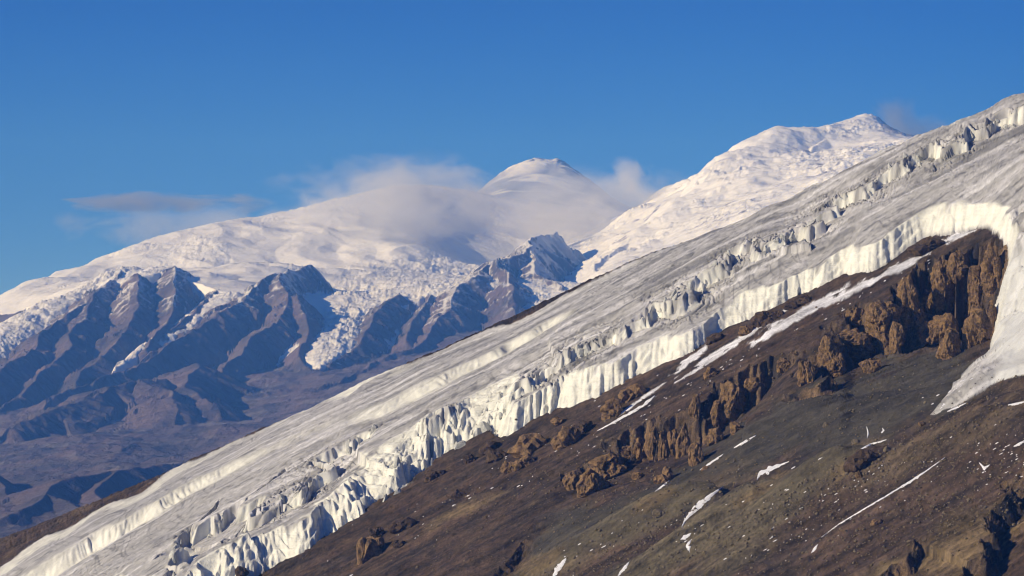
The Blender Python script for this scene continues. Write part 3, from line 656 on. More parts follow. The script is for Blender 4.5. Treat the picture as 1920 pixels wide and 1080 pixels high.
def massif(x, y, full):
    cap = cap_fn(x, y)
    cap = cap + np.interp(960 + F * x / y, cap_fix[0], cap_fix[1]) * sm(13200, 16500, y)
    wv = fbm(x / 700.0, y / 700.0, 4)
    cap = cap + 26 * fbm(x / 900.0 + 3, y / 900.0, 3) + (34 * ridged(x / 620.0 + 2, y / 700.0, 3) + 20 * np.abs(n2(x / 300.0, y / 420.0))) * sm(13000, 13600, y) * (1 - 0.75 * sm(15500, 16800, y))
    hr, S, D = ribs_height(x, y, RIBw, full)
    hn, S2, D2 = ribs_height(x, y, NEARw, full, 0.6)
    vf = VALF(x, y) + 24 * fbm(x / 420.0, y / 500.0, 5) + 11 * ridged(x / 160.0, y / 200.0, 4)
    back = sm(12600, 13400, y)                     # below the cap's front the bed takes over
    hr = hr + 14
    rockh = np.maximum(np.maximum(hr, hn), vf)
    fr = np.interp(x / y * F + 960, [-60, 0, 150, 232, 300, 380, 440, 500, 550, 600, 640, 700, 770, 830, 870, 940, 1000, 1060, 1250], [13.9, 13.7, 13.3, 13.2, 13.3, 13.1, 12.95, 13.0, 13.0, 12.5, 12.3, 12.7, 12.9, 12.9, 13.0, 13.2, 12.4, 12.4, 12.4]) * 1000
    fr = fr + wv * 160 + 110
    capm = cap - np.clip(fr - y, 0, None) * 1.6
    iceh = capm
    tq = np.full(x.shape, 9.0)
    for rws in TONGUES:
        th, q = tongue_fn(x, y, rws)
        th = th + 8 * n2(x / 60.0, y / 60.0)
        take = th > iceh; iceh = np.where(take, th, iceh); tq = np.where(take & (th > rockh), np.minimum(tq, q), tq)
    # icefalls
    fall = sm(0.1, 0.6, fbm(x / 700.0 + 9, y / 900.0 + 2, 3))
    ph = HOR - F * iceh / y
    low = sm(470, 570, ph) * sm(600, 660, 960 + F * x / y) + np.where(tq < 2, 0.7, 0)
    if full: iceh = iceh + np.clip(fall * 0.6 + low, 0, 1.4) * (ridged(x / 70.0, y / 55.0, 4) * 11.0 + 5 * ridged(x / 28.0, y / 22.0, 2)) + 5 * fbm(x / 260.0, y / 120.0, 4)
    ice = iceh > rockh
    z = np.maximum(iceh, rockh)
    if not full: return z, None, None
    # colour
    k = np.clip(0.5 + 0.9 * fbm(x / 240.0, y / 240.0, 5), 0, 1)
    cr = lerp3(np.ones(x.shape + (3,)) * rockB, rockA, k)
    cr = lerp3(cr, rockC, sm(0.2, 0.7, fbm(S / 130.0, D / 400.0, 4)) * 0.5)
    alt = z + 130 * fbm(x / 220.0, y / 220.0, 4)
    gy = np.abs(np.gradient(z, axis=0) / np.maximum(np.gradient(y, axis=0), 1e-3)); gx = np.gradient(z, axis=1) / np.maximum(np.gradient(x, axis=1), 1e-3)
    st = np.hypot(gx, np.clip(gy, 0, 3))
    dust = sm(250, 480, alt - 330 * np.clip(st - 0.55, -0.2, 1)) * (hr > vf)
    cr = lerp3(cr, snowC * 0.9, np.clip(dust, 0, 1) * 0.85)
    cr = lerp3(cr, np.array([0.21, 0.19, 0.17]), np.where(vf >= np.maximum(hr, hn), sm(0.15, 0.6, fbm(x / 300.0, y / 120.0, 4)) * 0.55, 0))
    ca = np.ones(x.shape + (3,)) * snowC
    ca = lerp3(ca, np.array([0.45, 0.43, 0.41]), sm(0.2, 0.8, ridged(x / 80.0, y / 60.0, 3)) * np.clip(low, 0, 1) * 0.45)
    cc = np.where(ice[..., None], ca, cr)
    return z, cc, (ice | (dust > 0.5))
_pc = np.linspace(-60, 1300, 120); _Y = np.linspace(12500, 21500, 110)[:, None] * np.ones((1, 120)); _X = (_pc[None] - 960) / F * _Y
for it in range(3):
    top = (HOR - F * massif(_X, _Y, False)[0] / _Y).min(0)
    er = top - np.interp(_pc, CAPSKY[:, 0], CAPSKY[:, 1])
    er = np.convolve(np.pad(er, 3, mode='edge'), np.ones(7) / 7, 'valid')
    cap_fix = [_pc, np.interp(_pc, cap_fix[0], cap_fix[1]) + er * 17500.0 / F]
Vm, Qm, Cm, Sm = far_mesh('mountain', -60, 1300, 760, 5900, 21500, 560, massif)
ms = Sm[Qm[:, 0]]
mount = submesh('mountain', Vm, Qm, ~ms, M_FAR, Cm); tag(mount, 'hazy far mountain with rocky ribs under a white ice cap', kind='structure')
icecap = submesh('ice_cap', Vm, Qm, ms, M_FARSNOW, Cm); tag(icecap, 'broad white ice cap and hanging glaciers on the far mountain', kind='structure')
# --- the dome behind the cloud
DOM = [W3(*p) for p in [(760,450,22.5),(840,395,22.8),(890,372,23),(930,333,23),(960,315,23),(985,305,23),(1003,299,23),(1025,302,23),(1047,300,23),(1068,314,23),(1095,331,23),(1140,368,23),(1220,420,22.5),(1000,350,22.2),(1060,360,22.2),(950,360,22),(1100,370,22),(1000,400,21),(1100,410,21),(900,400,21.4),(800,450,21),(1250,440,21)]]
for p in [(840,395,22.8),(950,319,23),(1010,302,23),(1045,302,23),(1098,331,23),(1150,360,23)]:
    w = W3(*p); DOM.append((w[0] * 1.03, w[1] + 1200, w[2] - 500))
dom_fn = tps_fit(DOM, E2=0.05 ** 2)
def dome(x, y, full):
    z = dom_fn(x, y) + 10 * fbm(x / 400.0, y / 400.0, 3)
    if not full: return z, None, None
    px = 960 + F * x / y
    z = z + 14 * ridged(x / 90.0, y / 90.0, 4) * sm(22600, 23000, y)
    rk = sm(1046, 1056, px + 6 * fbm(x / 120., y / 120., 3)) * sm(22550, 22800, y) * sm(-0.45, 0.2, fbm(x / 150., y / 60., 3) + 0.2) * (1 - sm(1090, 1110, px)) + sm(0.05, 0.3, n2(x / 45., y / 60.)) * sm(22800, 22900, y) * (1 - sm(23050, 23100, y)) * sm(985, 1000, px) * (1 - sm(1060, 1070, px))
    dull = (1 - sm(22500, 22900, y + 160 * fbm(x / 200., y / 200., 3) - 260 * (1 - sm(900, 1000, px)))) * sm(-0.5, 0.2, fbm(x / 500., y / 160., 4) + 0.25)
    cc = lerp3(np.ones(x.shape + (3,)) * snowC, np.array([0.27, 0.28, 0.30]), np.clip(dull, 0, 1) * 0.85)  # blue-grey front: cloud shadow on the snow put into the colour
    cc = lerp3(cc, rockB * 0.8, np.clip(rk, 0, 1))
    return z, cc, np.ones(x.shape, bool)
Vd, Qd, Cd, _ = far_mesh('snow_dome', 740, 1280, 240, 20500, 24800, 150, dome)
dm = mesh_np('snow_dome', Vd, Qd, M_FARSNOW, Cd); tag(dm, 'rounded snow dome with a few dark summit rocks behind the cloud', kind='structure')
# --- the snow peak on the right
PK = [W3(*p) for p in [(1080,530,14.0),(1120,490,14.6),(1160,462,15),(1205,430,15.4),(1250,395,15.8),(1285,358,16),(1300,345,16.1),(1330,320,16.2),(1352,298,16.3),(1375,284,16.4),(1405,268,16.5),(1440,250,16.6),(1490,251,16.7),(1540,247,16.8),(1570,236,16.9),(1605,223,17),(1640,225,17),(1660,246,17),(1685,270,17),(1740,305,17),(1800,340,17),
      (1180,500,13.4),(1240,440,14.6),(1300,430,14.2),(1330,365,15.4),(1375,325,15.6),(1405,318,15.5),(1400,345,15.2),(1350,380,14.8),(1400,410,13.8),(1450,300,15.8),(1450,335,15.2),(1500,285,16.0),(1500,310,15.6),(1550,275,16.2),(1550,300,15.4),(1600,255,16.4),(1645,262,16.3),(1600,285,15.8),(1500,360,14.2),(1600,320,14.6),(1700,330,14.8),(1120,560,13),(1300,500,13),(1500,420,13),(1700,380,13)]]
for p in [(1120,490,14.6),(1205,428,15.4),(1290,353,16),(1375,284,16.4),(1440,250,16.6),(1540,248,16.8),(1605,224,17),(1640,226,17),(1700,278,17)]:
    w = W3(*p); PK.append((w[0] * 1.05, w[1] + 700, w[2] - 420))
pk_fn = tps_fit(PK, E2=0.08 ** 2)
PKR = [(np.array([W3(*q) for q in r]), sl, sr, g) for r, sl, sr, g in [
 ([(1290,353,16),(1250,392,15.5),(1205,428,15.0),(1150,470,14.4),(1110,505,13.9)], .55, .5, .4),
 ([(1605,222,17),(1560,250,16.5),(1500,300,15.9),(1420,350,15.2)], .5, .5, .4),
 ([(1640,224,17),(1662,250,16.7),(1655,275,16.2)], .55, .9, .4),
 ([(1440,250,16.6),(1400,290,16.0),(1395,320,15.6)], .5, .75, .4),
 ([(1400,375,14.9),(1350,410,14.4),(1300,455,13.9)], .45, .7, .4)]]
def peak(x, y, full):
    z = pk_fn(x, y) + 34 * fbm(x / 420.0 + 4, y / 420.0, 4) * (1 - 0.7 * np.exp(-((y - 16700) / 350.0) ** 2))
    hr, S, D = ribs_height(x, y, PKR, full, 0.35)
    z = np.maximum(z, hr - 4)
    if not full: return z, None, None
    z = z + (ridged(x / 110.0, y / 70.0, 4) * 15 + 6 * ridged(x / 40., y / 26., 2)) * sm(-0.3, 0.4, fbm(x / 500., y / 500. + 7, 3)) + 6 * fbm(x / 160.0, y / 70.0, 4)
    px = 960 + F * x / y
    rk = sm(0.42, 0.6, fbm(x / 90., y / 50., 4) + 0.1) * 0.8
    rk = np.maximum(rk * sm(0.1, 0.5, n2(x / 300., y / 300.)), sm(1645, 1662, px + 10 * n2(x / 60., y / 60.)) * sm(16300, 16700, y) * 0.85)  # rock flecks, and the summit's shaded right face put into the colour
    cc = lerp3(np.ones(x.shape + (3,)) * snowC, np.array([0.16, 0.14, 0.14]), np.clip(rk, 0, 1))
    return z, cc, np.ones(x.shape, bool)
Vp, Qp, Cp, _ = far_mesh('snow_peak', 1060, 1820, 420, 12600, 18200, 260, peak)
pk = mesh_np('snow_peak', Vp, Qp, M_FARSNOW, Cp); tag(pk, 'bright snow peak rising behind the crest of the glacier', kind='structure')
print('far', round(time.time() - T00, 1), flush=True)
# ================================================================== AIR AND CLOUD
def haze_box():
    bm = bmesh.new(); bmesh.ops.create_cube(bm, size=1.0)
    me = bpy.data.meshes.new('haze'); bm.to_mesh(me); bm.free()
    o = bpy.data.objects.new('haze', me); col.objects.link(o)
    z0, z1 = -3200.0, 3900.0
    o.scale = (26000, 49500, z1 - z0); o.location = (0, 23000, (z0 + z1) / 2)
    m = bpy.data.materials.new('air'); m.use_nodes = True; nt = m.node_tree; nt.nodes.clear()
    out = nt.nodes.new('ShaderNodeOutputMaterial'); pv = nt.nodes.new('ShaderNodeVolumePrincipled')
    pv.inputs['Color'].default_value = (0.13, 0.38, 1.0, 1); pv.inputs['Density'].default_value = 2.6e-5
    pv.inputs['Absorption Color'].default_value = (1, 1, 1, 1); pv.inputs['Anisotropy'].default_value = 0.0
    nt.links.new(pv.outputs[0], out.inputs['Volume'])
    me.materials.append(m); tag(o, 'thin blue haze in the air between the slopes', kind='stuff')
haze_box()
def cloud(name, label, boxpx, ykm, depth, dens, nscale, thr, seed, stretch=(1, 1, 1), edge=0.55, tone=0.97):
    x0, y0, x1, y1 = boxpx; y = ykm * 1000 * KM; depth = depth * KM; dens = dens / KM
    c = Vector(((( x0 + x1) / 2 - 960) / F * y, y, (HOR - (y0 + y1) / 2) / F * y))
    sx = (x1 - x0) / F * y / 2; sz = (y1 - y0) / F * y / 2
    bm = bmesh.new(); bmesh.ops.create_icosphere(bm, subdivisions=3, radius=1.0)
    me = bpy.data.meshes.new(name); bm.to_mesh(me); bm.free()
    o = bpy.data.objects.new(name, me); col.objects.link(o); o.location = c; o.scale = (sx, depth / 2, sz)
    m = bpy.data.materials.new('cloud_' + str(seed)); m.use_nodes = True; nt = m.node_tree; nt.nodes.clear()
    out = nt.nodes.new('ShaderNodeOutputMaterial'); pv = nt.nodes.new('ShaderNodeVolumePrincipled')
    tc = nt.nodes.new('ShaderNodeTexCoord')
    ln = nt.nodes.new('ShaderNodeVectorMath'); ln.operation = 'LENGTH'; nt.links.new(tc.outputs['Object'], ln.inputs[0])
    fall = remap(nt, ln.outputs['Value'], 1.0, edge, 0.0, 1.0)
    mp = nt.nodes.new('ShaderNodeMapping'); mp.inputs['Scale'].default_value = (sx / 1000 / KM * stretch[0], depth / 2000 / KM * stretch[1], sz / 1000 / KM * stretch[2]); mp.inputs['Location'].default_value = (seed * 3.1, seed * 1.7, seed)
    nt.links.new(tc.outputs['Object'], mp.inputs['Vector'])
    nz = nt.nodes.new('ShaderNodeTexNoise'); nz.inputs['Scale'].default_value = nscale; nz.inputs['Detail'].default_value = 6; nz.inputs['Roughness'].default_value = 0.58; nz.inputs['Distortion'].default_value = 0.5
    nt.links.new(mp.outputs[0], nz.inputs['Vector'])
    v = math_node(nt, 'ADD', nz.outputs['Fac'], math_node(nt, 'MULTIPLY', math_node(nt, 'SUBTRACT', fall, 1.0), 0.30))
    dn = math_node(nt, 'MULTIPLY', remap(nt, v, thr, thr + 0.20, 0.0, 1.0), dens)
    nt.links.new(dn, pv.inputs['Density'])
    pv.inputs['Color'].default_value = (tone, tone, tone, 1); pv.inputs['Anisotropy'].default_value = 0.1
    nt.links.new(pv.outputs[0], out.inputs['Volume']); me.materials.append(m)
    tag(o, label, 'cloud', 'clouds clinging to the far summits')
    return o
cloud('cloud', 'wide soft white cloud bank draped over the ice cap left of the dome', (430, 258, 1090, 510), 15.7, 1700, 0.0036, 3.1, 0.40, 1, (1, 1, 1.6), 0.5)
cloud('cloud', 'grey white cloud wrapped round the foot of the snow dome', (800, 296, 1440, 485), 16.6, 1500, 0.0036, 3.2, 0.37, 2, (1, 1, 1.5), 0.45)
cloud('cloud', 'dark thin lens of cloud floating over the left shoulder of the ice cap', (10, 350, 560, 412), 19.5, 700, 0.0060, 2.8, 0.37, 3, (0.9, 0.9, 3.2), 0.3, 0.6)  # low tone puts the shade of this cloud into its colour
cloud('cloud', 'faint veil of mist hanging under the dark lens cloud', (60, 362, 780, 500), 18.9, 900, 0.0022, 2.6, 0.36, 4, (1, 1, 1.6), 0.4)
cloud('cloud', 'small dark wisp of cloud beside the right snow summit', (1570, 170, 1860, 320), 18.2, 700, 0.0050, 3.4, 0.38, 5, (1, 1, 1), 0.3, 0.55)  # tone lowered as for the lens, shade held in the colour
cloud('cloud', 'thin wisp of cloud trailing before the ridge below the right snow summit', (1180, 340, 1520, 470), 14.6, 500, 0.0050, 3.2, 0.43, 6, (1, 1, 1.6), 0.3)
cloud('cloud', 'tiny puff of cloud rising against the blue sky right of the dome', (1110, 290, 1250, 380), 16.6, 400, 0.0060, 5.0, 0.38, 7, (1, 1, 1), 0.3)
print('air', round(time.time() - T00, 1), flush=True)
#@@OBJ0
# ================================================================== CRAGS, BOULDERS, SERACS, SNOW
def ico(sub):
    bm = bmesh.new(); bmesh.ops.create_icosphere(bm, subdivisions=sub, radius=1.0)
    v = np.array([q.co[:] for q in bm.verts]); f = np.array([[q.index for q in t.verts] for t in bm.faces]); bm.free()
    return v, f
ICO = {k: ico(k) for k in (2, 3, 4, 5)}
def rock_shape(sub, seed, dims, rough=1.0, cuts=16, columns=0.0, boxy=0.0):
    """a craggy lump: a ball cut by planes, then broken by ridged noise; dims are half sizes in metres"""
    rs = np.random.RandomState(seed); v, f = ICO[sub]; d = v.copy()
    nn = rs.normal(size=(cuts, 3)); nn /= np.linalg.norm(nn, axis=1)[:, None]
    if boxy:
        nn[:6] = np.array([(1, 0, 0), (-1, 0, 0), (0, 1, 0), (0, -1, 0), (0, 0, 1), (0, 0, -1)]) + rs.normal(size=(6, 3)) * 0.22
        nn[:6] /= np.linalg.norm(nn[:6], axis=1)[:, None]
    of = 0.62 + 0.33 * rs.rand(cuts)
    r = np.min(np.where(d @ nn.T > 0.05, of / np.maximum(d @ nn.T, 0.05), 9.0), 1)
    r = np.minimum(r, 1.12)
    p = d * r[:, None] * np.array(dims)
    q = p / max(dims[0], 4.0) + seed * 3.7
    qs = q * np.array([1, 1, 0.65 if columns else 1.0])
    rg = (1 - 2 * np.abs(n3(qs * 1.6))) * 0.60 + (1 - 2 * np.abs(n3(qs * 3.6 + 9))) * 0.42 + n3(q * 7.0 + 4) * 0.30 + n3(q * 14.0) * 0.16
    if cuts > 13 and sub > 2:
        cc_ = rs.normal(size=(46, 3)); cc_ /= np.linalg.norm(cc_, axis=1)[:, None]; cc_[:, 2] *= 1.4
        near_ = np.argmax((d + 0.10 * np.stack([n3(q * 2.2), n3(q * 2.2 + 50), n3(q * 2.2 + 90)], 1)) @ cc_.T - 0.5 * (cc_ ** 2).sum(1)[None], 1)
        rg = rg * 0.7 + (rs.rand(46) - 0.5)[near_] * 1.05
    s = min(dims) * 0.42 * rough
    hor = d * np.array([1, 1, 0.5])
    return p + hor * (rg * s)[:, None], f
def make_rock(name, box, seed, mat, sub=4, depth=0.9, rough=1.0, columns=0, sink=0.12, parent=None, lumps=1):
    x0, y0, x1, y1 = box; pc = (x0 + x1) / 2
    g = hit(pc, y0 + 0.72 * (y1 - y0))
    sc = g.y / F; w = (x1 - x0) * sc / 2; h = (y1 - y0) * sc / 2
    rs = np.random.RandomState(seed + 500)
    Vs, Fs, n = [], [], 0
    for k in range(lumps):
        if lumps == 1: cx, cz, kw, kh = 0, 0, 1, 1
        else:
            t = (k + 0.5) / lumps * 2 - 1
            cx = t * w * 0.62; cz = t * w * 0.30 + (rs.rand() - 0.5) * h * 0.5; kw = (1.15 / lumps + 0.28) * (0.8 + 0.4 * rs.rand()); kh = 0.55 + 0.4 * rs.rand()
        vv, ff = rock_shape(sub if lumps == 1 else max(sub - 1, 3), seed * 13 + k, (w * kw * 1.08, w * kw * depth, h * kh * 1.18), rough, columns=columns)
        vv = vv + np.array([cx, (rs.rand() - 0.5) * w * 0.3 if lumps > 1 else 0, cz])
        Vs.append(vv); Fs.append(ff + n); n += len(vv)
    c = Vector(((pc - 960) / F * g.y, g.y + w * 0.15, (HOR - (y0 + y1) / 2) / F * g.y - h * sink))
    V_, F_ = np.concatenate(Vs), np.concatenate(Fs)
    me_o = mesh_np(name, V_, F_, mat, parent=parent, smooth=False)
    me_o.location = c
    return me_o
PIL1 = [(1498,668,1524,738),(1533,633,1572,687),(1553,664,1586,710),(1557,617,1634,676),(1617,668,1650,707),(1627,567,1689,629),(1669,598,1693,656),(1685,528,1728,644),(1724,551,1751,613),(1720,598,1763,660),(1747,493,1790,598),(1747,590,1794,660),(1763,613,1798,687),(1815,505,1850,621),(1808,575,1852,676),(1845,470,1880,559),(1588,578,1623,613),(1640,600,1668,650),(1780,470,1812,520),(1850,560,1872,640)]
PIL2 = [(1057,880,1087,927),(1087,880,1134,939),(1112,850,1172,901),(1163,833,1193,871),(1185,820,1212,875),(1212,807,1240,875),(1234,812,1253,871),(1249,803,1272,875),(1270,790,1291,880),(1291,833,1317,884),(1291,743,1312,790),(1330,752,1355,807),(1345,722,1398,803),(1325,803,1355,841),(1368,790,1389,820),(1400,705,1432,735),(1457,671,1479,705)]
for ci_, pl in ((0, PIL1), (1, PIL2)):
    for i, b in enumerate(pl):
        big = (b[2] - b[0]) * (b[3] - b[1]) > 2500
        make_rock('rock_pillar', b, 40 * ci_ + i + 3, M_CRAG, 5 if big else 4, 0.75, 1.15, columns=1, parent=crags[ci_])
OUT = [
 ((1134,752,1168,790), 'rounded brown outcrop casting a shadow just above the long snow streak', 1),
 ((1168,714,1206,760), 'craggy brown outcrop at the top of the long snow streak', 2),
 ((1074,786,1110,819), 'brown outcrop with a long dark shadow below the ice wall, between two larger crags', 1),
 ((1034,808,1080,850), 'low jagged brown outcrop right of the largest crag below the ice wall', 3),
 ((970,797,1022,862), 'largest brown crag standing alone below the bright ice wall', 2),
 ((1034,782,1062,799), 'small brown knob touching the foot of the ice wall', 1),
 ((945,864,970,890), 'rounded brown outcrop left of its twin lower on the slope', 1),
 ((968,850,998,884), 'split brown outcrop right of its rounded twin', 2),
 ((904,824,937,850), 'dark rock sticking out of the ice edge with snow beside it', 2),
 ((914,841,951,870), 'yellowish brown outcrop under the dark rock at the ice edge', 2),
 ((871,853,890,872), 'little dark rock at the foot of the ice wall', 1),
 ((800,874,832,903), 'black crag biting into the foot of the ice wall', 2),
 ((667,998,717,1062), 'tall reddish crag alone on the lower left scree', 3),
 ((733,971,773,1004), 'dark crag with a sharp shadow, upper right of the reddish crag', 2),
 ((693,989,722,1013), 'low dark rock between the reddish crag and the dark crag', 1),
 ((736,1012,759,1028), 'small dark rock lying under the dark crag on the lower scree', 1),
 ((849,915,872,938), 'pair of small dark rocks on bare scree left of centre', 2),
 ((442,1064,464,1084), 'dark rock at the very bottom edge under the ice wall', 1),
 ((1385,610,1411,634), 'reddish rock lying in the snow apron under the ice wall, lowest of three', 1),
 ((1409,584,1452,620), 'dark brown rock rib in the snow apron under the ice wall', 3),
 ((1474,553,1520,582), 'dark rock rib highest in the snow apron, close to the ice wall', 3),
 ((1326,622,1358,644), 'flat dark rock slab against the foot of the ice wall', 2),
 ((1453,580,1469,598), 'small rock between two dark ribs in the snow apron', 1),
 ((1187,884,1207,902), 'single orange boulder below the fluted rock wall', 1),
 ((1706,448,1772,478), 'dark rock sliver with snow along it near the top of the buttress', 4),
 ((1587,845,1640,886), 'dark rubbly mound on the crest of the brown moraine', 4),
 ((1225,880,1262,915), 'broken grey ledge in shadow below the fluted rock wall', 3),
 ((1320,690,1345,712), 'small brown crag on the slope above the rock wall towers', 1),
 ((1850,500,1876,540), 'dark rock block at the right edge of the buttress beside the ice', 1),
]
for i, (b, lab, lm) in enumerate(OUT):
    o = make_rock('rock_outcrop', b, 200 + i, M_CRAG2 if ('dark' in lab or 'black' in lab) else M_CRAG, 4, 0.9, 1.1, lumps=lm)
    tag(o, lab, 'rock outcrop', 'rock outcrops scattered over the scree')
BOU = [
 ((1596,822,1611,837), 'largest pale boulder on the grey scree above the moraine'),
 ((1542,792,1553,803), 'small yellowish boulder high on the grey scree'),
 ((1656,837,1669,848), 'yellow boulder on the crest of the brown moraine'),
 ((1603,884,1617,898), 'brownish boulder under the rubbly mound'),
 ((1556,878,1564,886), 'tiny pale boulder on the moraine left of the rubbly mound'),
 ((1225,955,1246,972), 'cluster of ochre stones on the left scree hump'),
 ((1552,962,1561,969), 'single yellow stone on the lower brown scree'),
 ((1632,972,1652,987), 'brown boulder half sunk in the dark scree streak'),
 ((1316,872,1330,884), 'brown boulder at the foot of the rock wall beside the snow line'),
 ((1722,790,1734,800), 'orange boulder at the tip of the ice tongue'),
]
for i, (b, lab) in enumerate(BOU):
    o = make_rock('boulder', b, 300 + i, M_STONE if ('pale' in lab or 'yellow' in lab or 'ochre' in lab) else M_CRAG, 3, 0.9, 0.7)
    tag(o, lab, 'boulder', 'boulders on the scree')
# --- seracs: broken blocks standing along the breaks of the ice
rng = np.random.RandomState(11)
tmpl = []
for k in range(14):
    vv, ff = rock_shape(3, 900 + k, (1, 0.7, 1.3), 0.45, cuts=11, boxy=1.0); tp = 1.0 - 0.42 * (vv[:, 2] / 1.3 + 0.3); vv[:, 0] = vv[:, 0] * tp + 0.35 * vv[:, 2] * rng.normal() * 0.6; vv[:, 1] *= tp
    o = mesh_np('serac', vv, ff, M_SERAC, smooth=False, parent=glacier); tmpl.append(o.data); bpy.data.objects.remove(o)
nser = 0
def surf(x, y):
    px = 960 + F * x / y; j = int(round(np.clip((px - pxs[0]) / (pxs[1] - pxs[0]), 0, NC - 1)))
    return float(np.interp(y, Y[:, j], Zw[:, j]))
for bp, n, lo, hi in ((B1p, 95, 1.6, 7.0), (B3p, 34, 1.8, 7.0)):
    L = np.concatenate([[0], np.cumsum(np.hypot(np.diff(bp[:, 0]), np.diff(bp[:, 1])))])
    for k in range(n):
        s_ = rng.rand() * L[-1]; x = np.interp(s_, L, bp[:, 0]); y = np.interp(s_, L, bp[:, 1]); drp = np.interp(s_, L, bp[:, 2])
        if drp < 5 or n2(np.array([s_ / 60.0]), np.array([3.0]))[0] < -0.28: continue
        i = min(np.searchsorted(L, s_, 'right') - 1, len(L) - 2); tx, ty = bp[i + 1, :2] - bp[i, :2]; tl = math.hypot(tx, ty)
        e = rng.normal() * 6.5 - 1.0; x -= ty / tl * e; y += tx / tl * e
        sz = lo + (hi - lo) * rng.rand() ** 2.0
        o = bpy.data.objects.new('serac', tmpl[rng.randint(len(tmpl))]); col.objects.link(o); o.parent = glacier
        o.location = (x, y, surf(x, y) - sz * 0.15); o.scale = (sz * (0.7 + 0.6 * rng.rand()), sz * (0.7 + 0.5 * rng.rand()), sz * (0.8 + 0.7 * rng.rand()))
        o.rotation_euler = (rng.normal() * 0.22, rng.normal() * 0.25 - 0.2, rng.rand() * 6.28); nser += 1
# --- snow lying in gullies and on ledges
def snow_strip(rows, label, seed, name='snow_patch'):
    """rows: (px, py, width px) along the patch"""
    rows = np.array(rows, float); L = np.concatenate([[0], np.cumsum(np.hypot(np.diff(rows[:, 0]), np.diff(rows[:, 1])))])
    n = max(8, int(L[-1] / 2.5)); ss = np.linspace(0, L[-1], n)
    cx, cyy, w = (np.interp(ss, L, rows[:, k]) for k in range(3))
    tx, ty = np.gradient(cx), np.gradient(cyy); tl = np.hypot(tx, ty); nx, ny = -ty / tl, tx / tl
    en = np.sin(np.pi * np.clip(ss / L[-1], 0.0, 1)) ** 0.35
    wl = w * en * (1 + 0.55 * n2(ss / 7.0, seed + 0.5 + 0 * ss)) * 0.5; wr = w * en * (1 + 0.55 * n2(ss / 6.0, seed + 7.5 + 0 * ss)) * 0.5
    m = 7; V_ = []
    for i in range(n):
        for k in range(m):
            t = k / (m - 1) * 2 - 1; q = t * (wl[i] if t < 0 else wr[i])
            p = hit(cx[i] + nx[i] * q, cyy[i] + ny[i] * q)
            V_.append((p.x, p.y, p.z + 0.9 * (1 - t * t) - 0.25))
    o = mesh_np(name, np.array(V_), grid_quads(n, m).reshape(-1, 4), M_SNOW)
    tag(o, label, 'snow patch', 'snow patches on the scree'); return o
SNOW = [
 ([(1356,912,3),(1330,931,9),(1312,946,12),(1295,963,12),(1283,978,7),(1278,990,4)], 'widest snow strip in the gully between two scree humps'),
 ([(1296,1000,4),(1284,1008,10),(1276,1012,3)], 'ragged snow scrap in the gully below the widest strip'),
 ([(1296,1012,3),(1290,1022,9),(1293,1036,7)], 'lowest hooked snow scrap in the gully below the widest strip'),
 ([(1419,901,3),(1424,890,12),(1446,878,10),(1479,866,2)], 'wedge of snow behind the middle scree hump'),
 ([(1772,858,2),(1737,883,4),(1716,897,7),(1690,913,4),(1667,927,3),(1633,947,3),(1573,983,2.5),(1540,1008,2)], 'long thin snow line running down the brown moraine'),
 ([(1534,1021,3),(1528,1028,6),(1521,1037,3)], 'short snow fleck below the end of the long thin snow line'),
 ([(1608,846,6),(1633,833,4),(1662,825,2)], 'narrow snow strip between grey scree and the rubbly mound'),
 ([(1062,1046,4),(1050,1062,14),(1036,1082,8)], 'bright snow patch at the bottom edge in the eroded gully'),
 ([(1180,1054,5),(1170,1066,6),(1158,1081,4)], 'small snow patch at the bottom edge right of the eroded gully'),
 ([(1228,742,9),(1204,762,7),(1163,785,5),(1120,808,2)], 'long snow streak pointing down left between two outcrops'),
 ([(1312,882,2),(1338,864,5),(1356,852,3)], 'short snow streak at the foot of the rock wall'),
 ([(1376,840,2),(1395,829,6),(1417,817,2)], 'snow streak on the grey scree right of the rock wall'),
 ([(1228,922,2),(1246,908,5),(1256,900,2)], 'slim snow streak on the shaded side of the left hump'),
 ([(1900,838,3),(1912,832,7),(1922,826,4)], 'snow scrap on the brown slope at the right edge'),
 ([(1836,868,2),(1846,878,7),(1856,872,2)], 'snow ring patch on the brown slope near the right edge'),
 ([(1776,772,3),(1794,764,4),(1812,756,2)], 'thin snow line beside the tip of the ice tongue'),
 ([(1890,760,2),(1905,757,5),(1925,753,3)], 'bluish snow strip on the dark hill at the right edge'),
 ([(1625,800,2),(1628,812,4),(1626,822,3)], 'little upright snow fleck on the grey scree'),
 ([(1654,803,2),(1657,807,4),(1652,812,2)], 'tiny snow fleck right of the upright fleck on the grey scree'),
]
for i, (r, lab) in enumerate(SNOW): snow_strip(r, lab, i * 3.0)
# --- flecks of snow and loose stones nobody could count
fv, ff_ = [], []
def fleck_zone(px, py, rl, rw, n):
    for k in range(n):
        a = rng.normal() * rl; b = rng.normal() * rw
        qx = px + a * 0.88 - b * 0.47; qy = py - a * 0.47 - b * 0.88
        if not (-40 < qx < 1960 and qy < 1100): continue
        L_ = 1.0 + 4.5 * rng.rand() ** 3; w_ = 0.45 + 0.6 * rng.rand(); i0 = len(fv)
        try:
            ring = []
            for t in range(8):
                th = t / 8 * 6.283; rr = 0.7 + 0.5 * rng.rand()
                ring.append(hit(qx + (L_ * math.cos(th) * 0.88 - w_ * math.sin(th) * 0.47) * rr, qy - (L_ * math.cos(th) * 0.47 + w_ * math.sin(th) * 0.88) * rr))
        except Exception: continue
        c = hit(qx, qy)
        fv.append((c.x, c.y, c.z + 0.7)); fv.extend((p.x, p.y, p.z + 0.12) for p in ring)
        for t in range(8): ff_.append((i0, i0 + 1 + t, i0 + 1 + (t + 1) % 8))
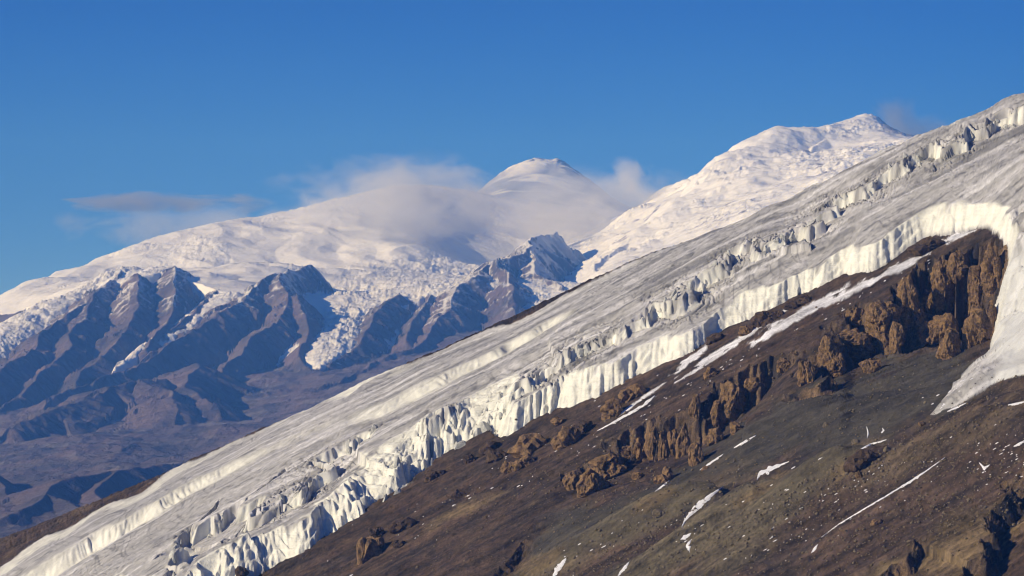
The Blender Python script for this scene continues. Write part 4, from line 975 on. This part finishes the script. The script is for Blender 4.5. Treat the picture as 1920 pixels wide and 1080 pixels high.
for zn in ((1590, 915, 60, 14, 26), (1880, 845, 50, 20, 34), (1340, 700, 60, 6, 24), (1440, 950, 60, 20, 16), (1000, 850, 120, 20, 26), (830, 960, 120, 24, 30), (1180, 800, 60, 12, 14), (1700, 900, 120, 30, 24), (1460, 1010, 70, 16, 24), (1790, 730, 30, 8, 20), (1130, 1010, 70, 18, 14), (1900, 880, 50, 20, 20), (1600, 560, 90, 6, 24), (1290, 1000, 16, 20, 12)): fleck_zone(*zn)
fo = mesh_np('snow_flecks', np.array(fv), np.array(ff_), M_SNOW); tag(fo, 'small flecks of snow scattered over the scree', kind='stuff')
ICO[1] = ico(1); sv, sf = ICO[1][0], ICO[1][1]
bv, bf_ = [], []; nb = 0
tv = [rock_shape(1, 700 + k, (1, 0.9, 0.8), 0.5)[0] for k in range(8)]
def stone_zone(px, py, rl, rw, n, smin=0.5, smax=1.8):
    global nb
    for k in range(n):
        a = rng.normal() * rl; b = rng.normal() * rw
        qx = px + a * 0.88 - b * 0.47; qy = py - a * 0.47 - b * 0.88
        if not (-40 < qx < 1960 and qy < 1110): continue
        p = hit(qx, qy); s_ = smin + (smax - smin) * rng.rand() ** 5
        th = rng.rand() * 6.28; R = np.array([[math.cos(th), -math.sin(th), 0], [math.sin(th), math.cos(th), 0], [0, 0, 1]])
        bv.append(tv[rng.randint(8)] @ R.T * s_ + np.array([p.x, p.y, p.z + s_ * 0.2])); bf_.append(sf + nb); nb += len(sv)
for zn in ((1600, 900, 170, 24, 1100), (1420, 970, 140, 14, 800), (1750, 850, 150, 40, 1000), (1250, 960, 120, 26, 500), (1500, 800, 160, 50, 260), (1650, 760, 120, 30, 120), (1150, 930, 80, 20, 300), (1800, 960, 110, 40, 800), (1150, 1040, 120, 20, 500), (900, 960, 200, 50, 600), (1600, 1000, 200, 40, 1000), (1300, 760, 160, 30, 500)): stone_zone(*zn, 0.45, 1.9)
so = mesh_np('loose_stones', np.concatenate(bv), np.concatenate(bf_), M_STONE, smooth=False); tag(so, 'loose stones strewn over the moraine and scree', kind='stuff')
print('objects', nser, round(time.time() - T00, 1), flush=True)
#@@OBJ1
print('total', round(time.time() - T00, 1), flush=True)
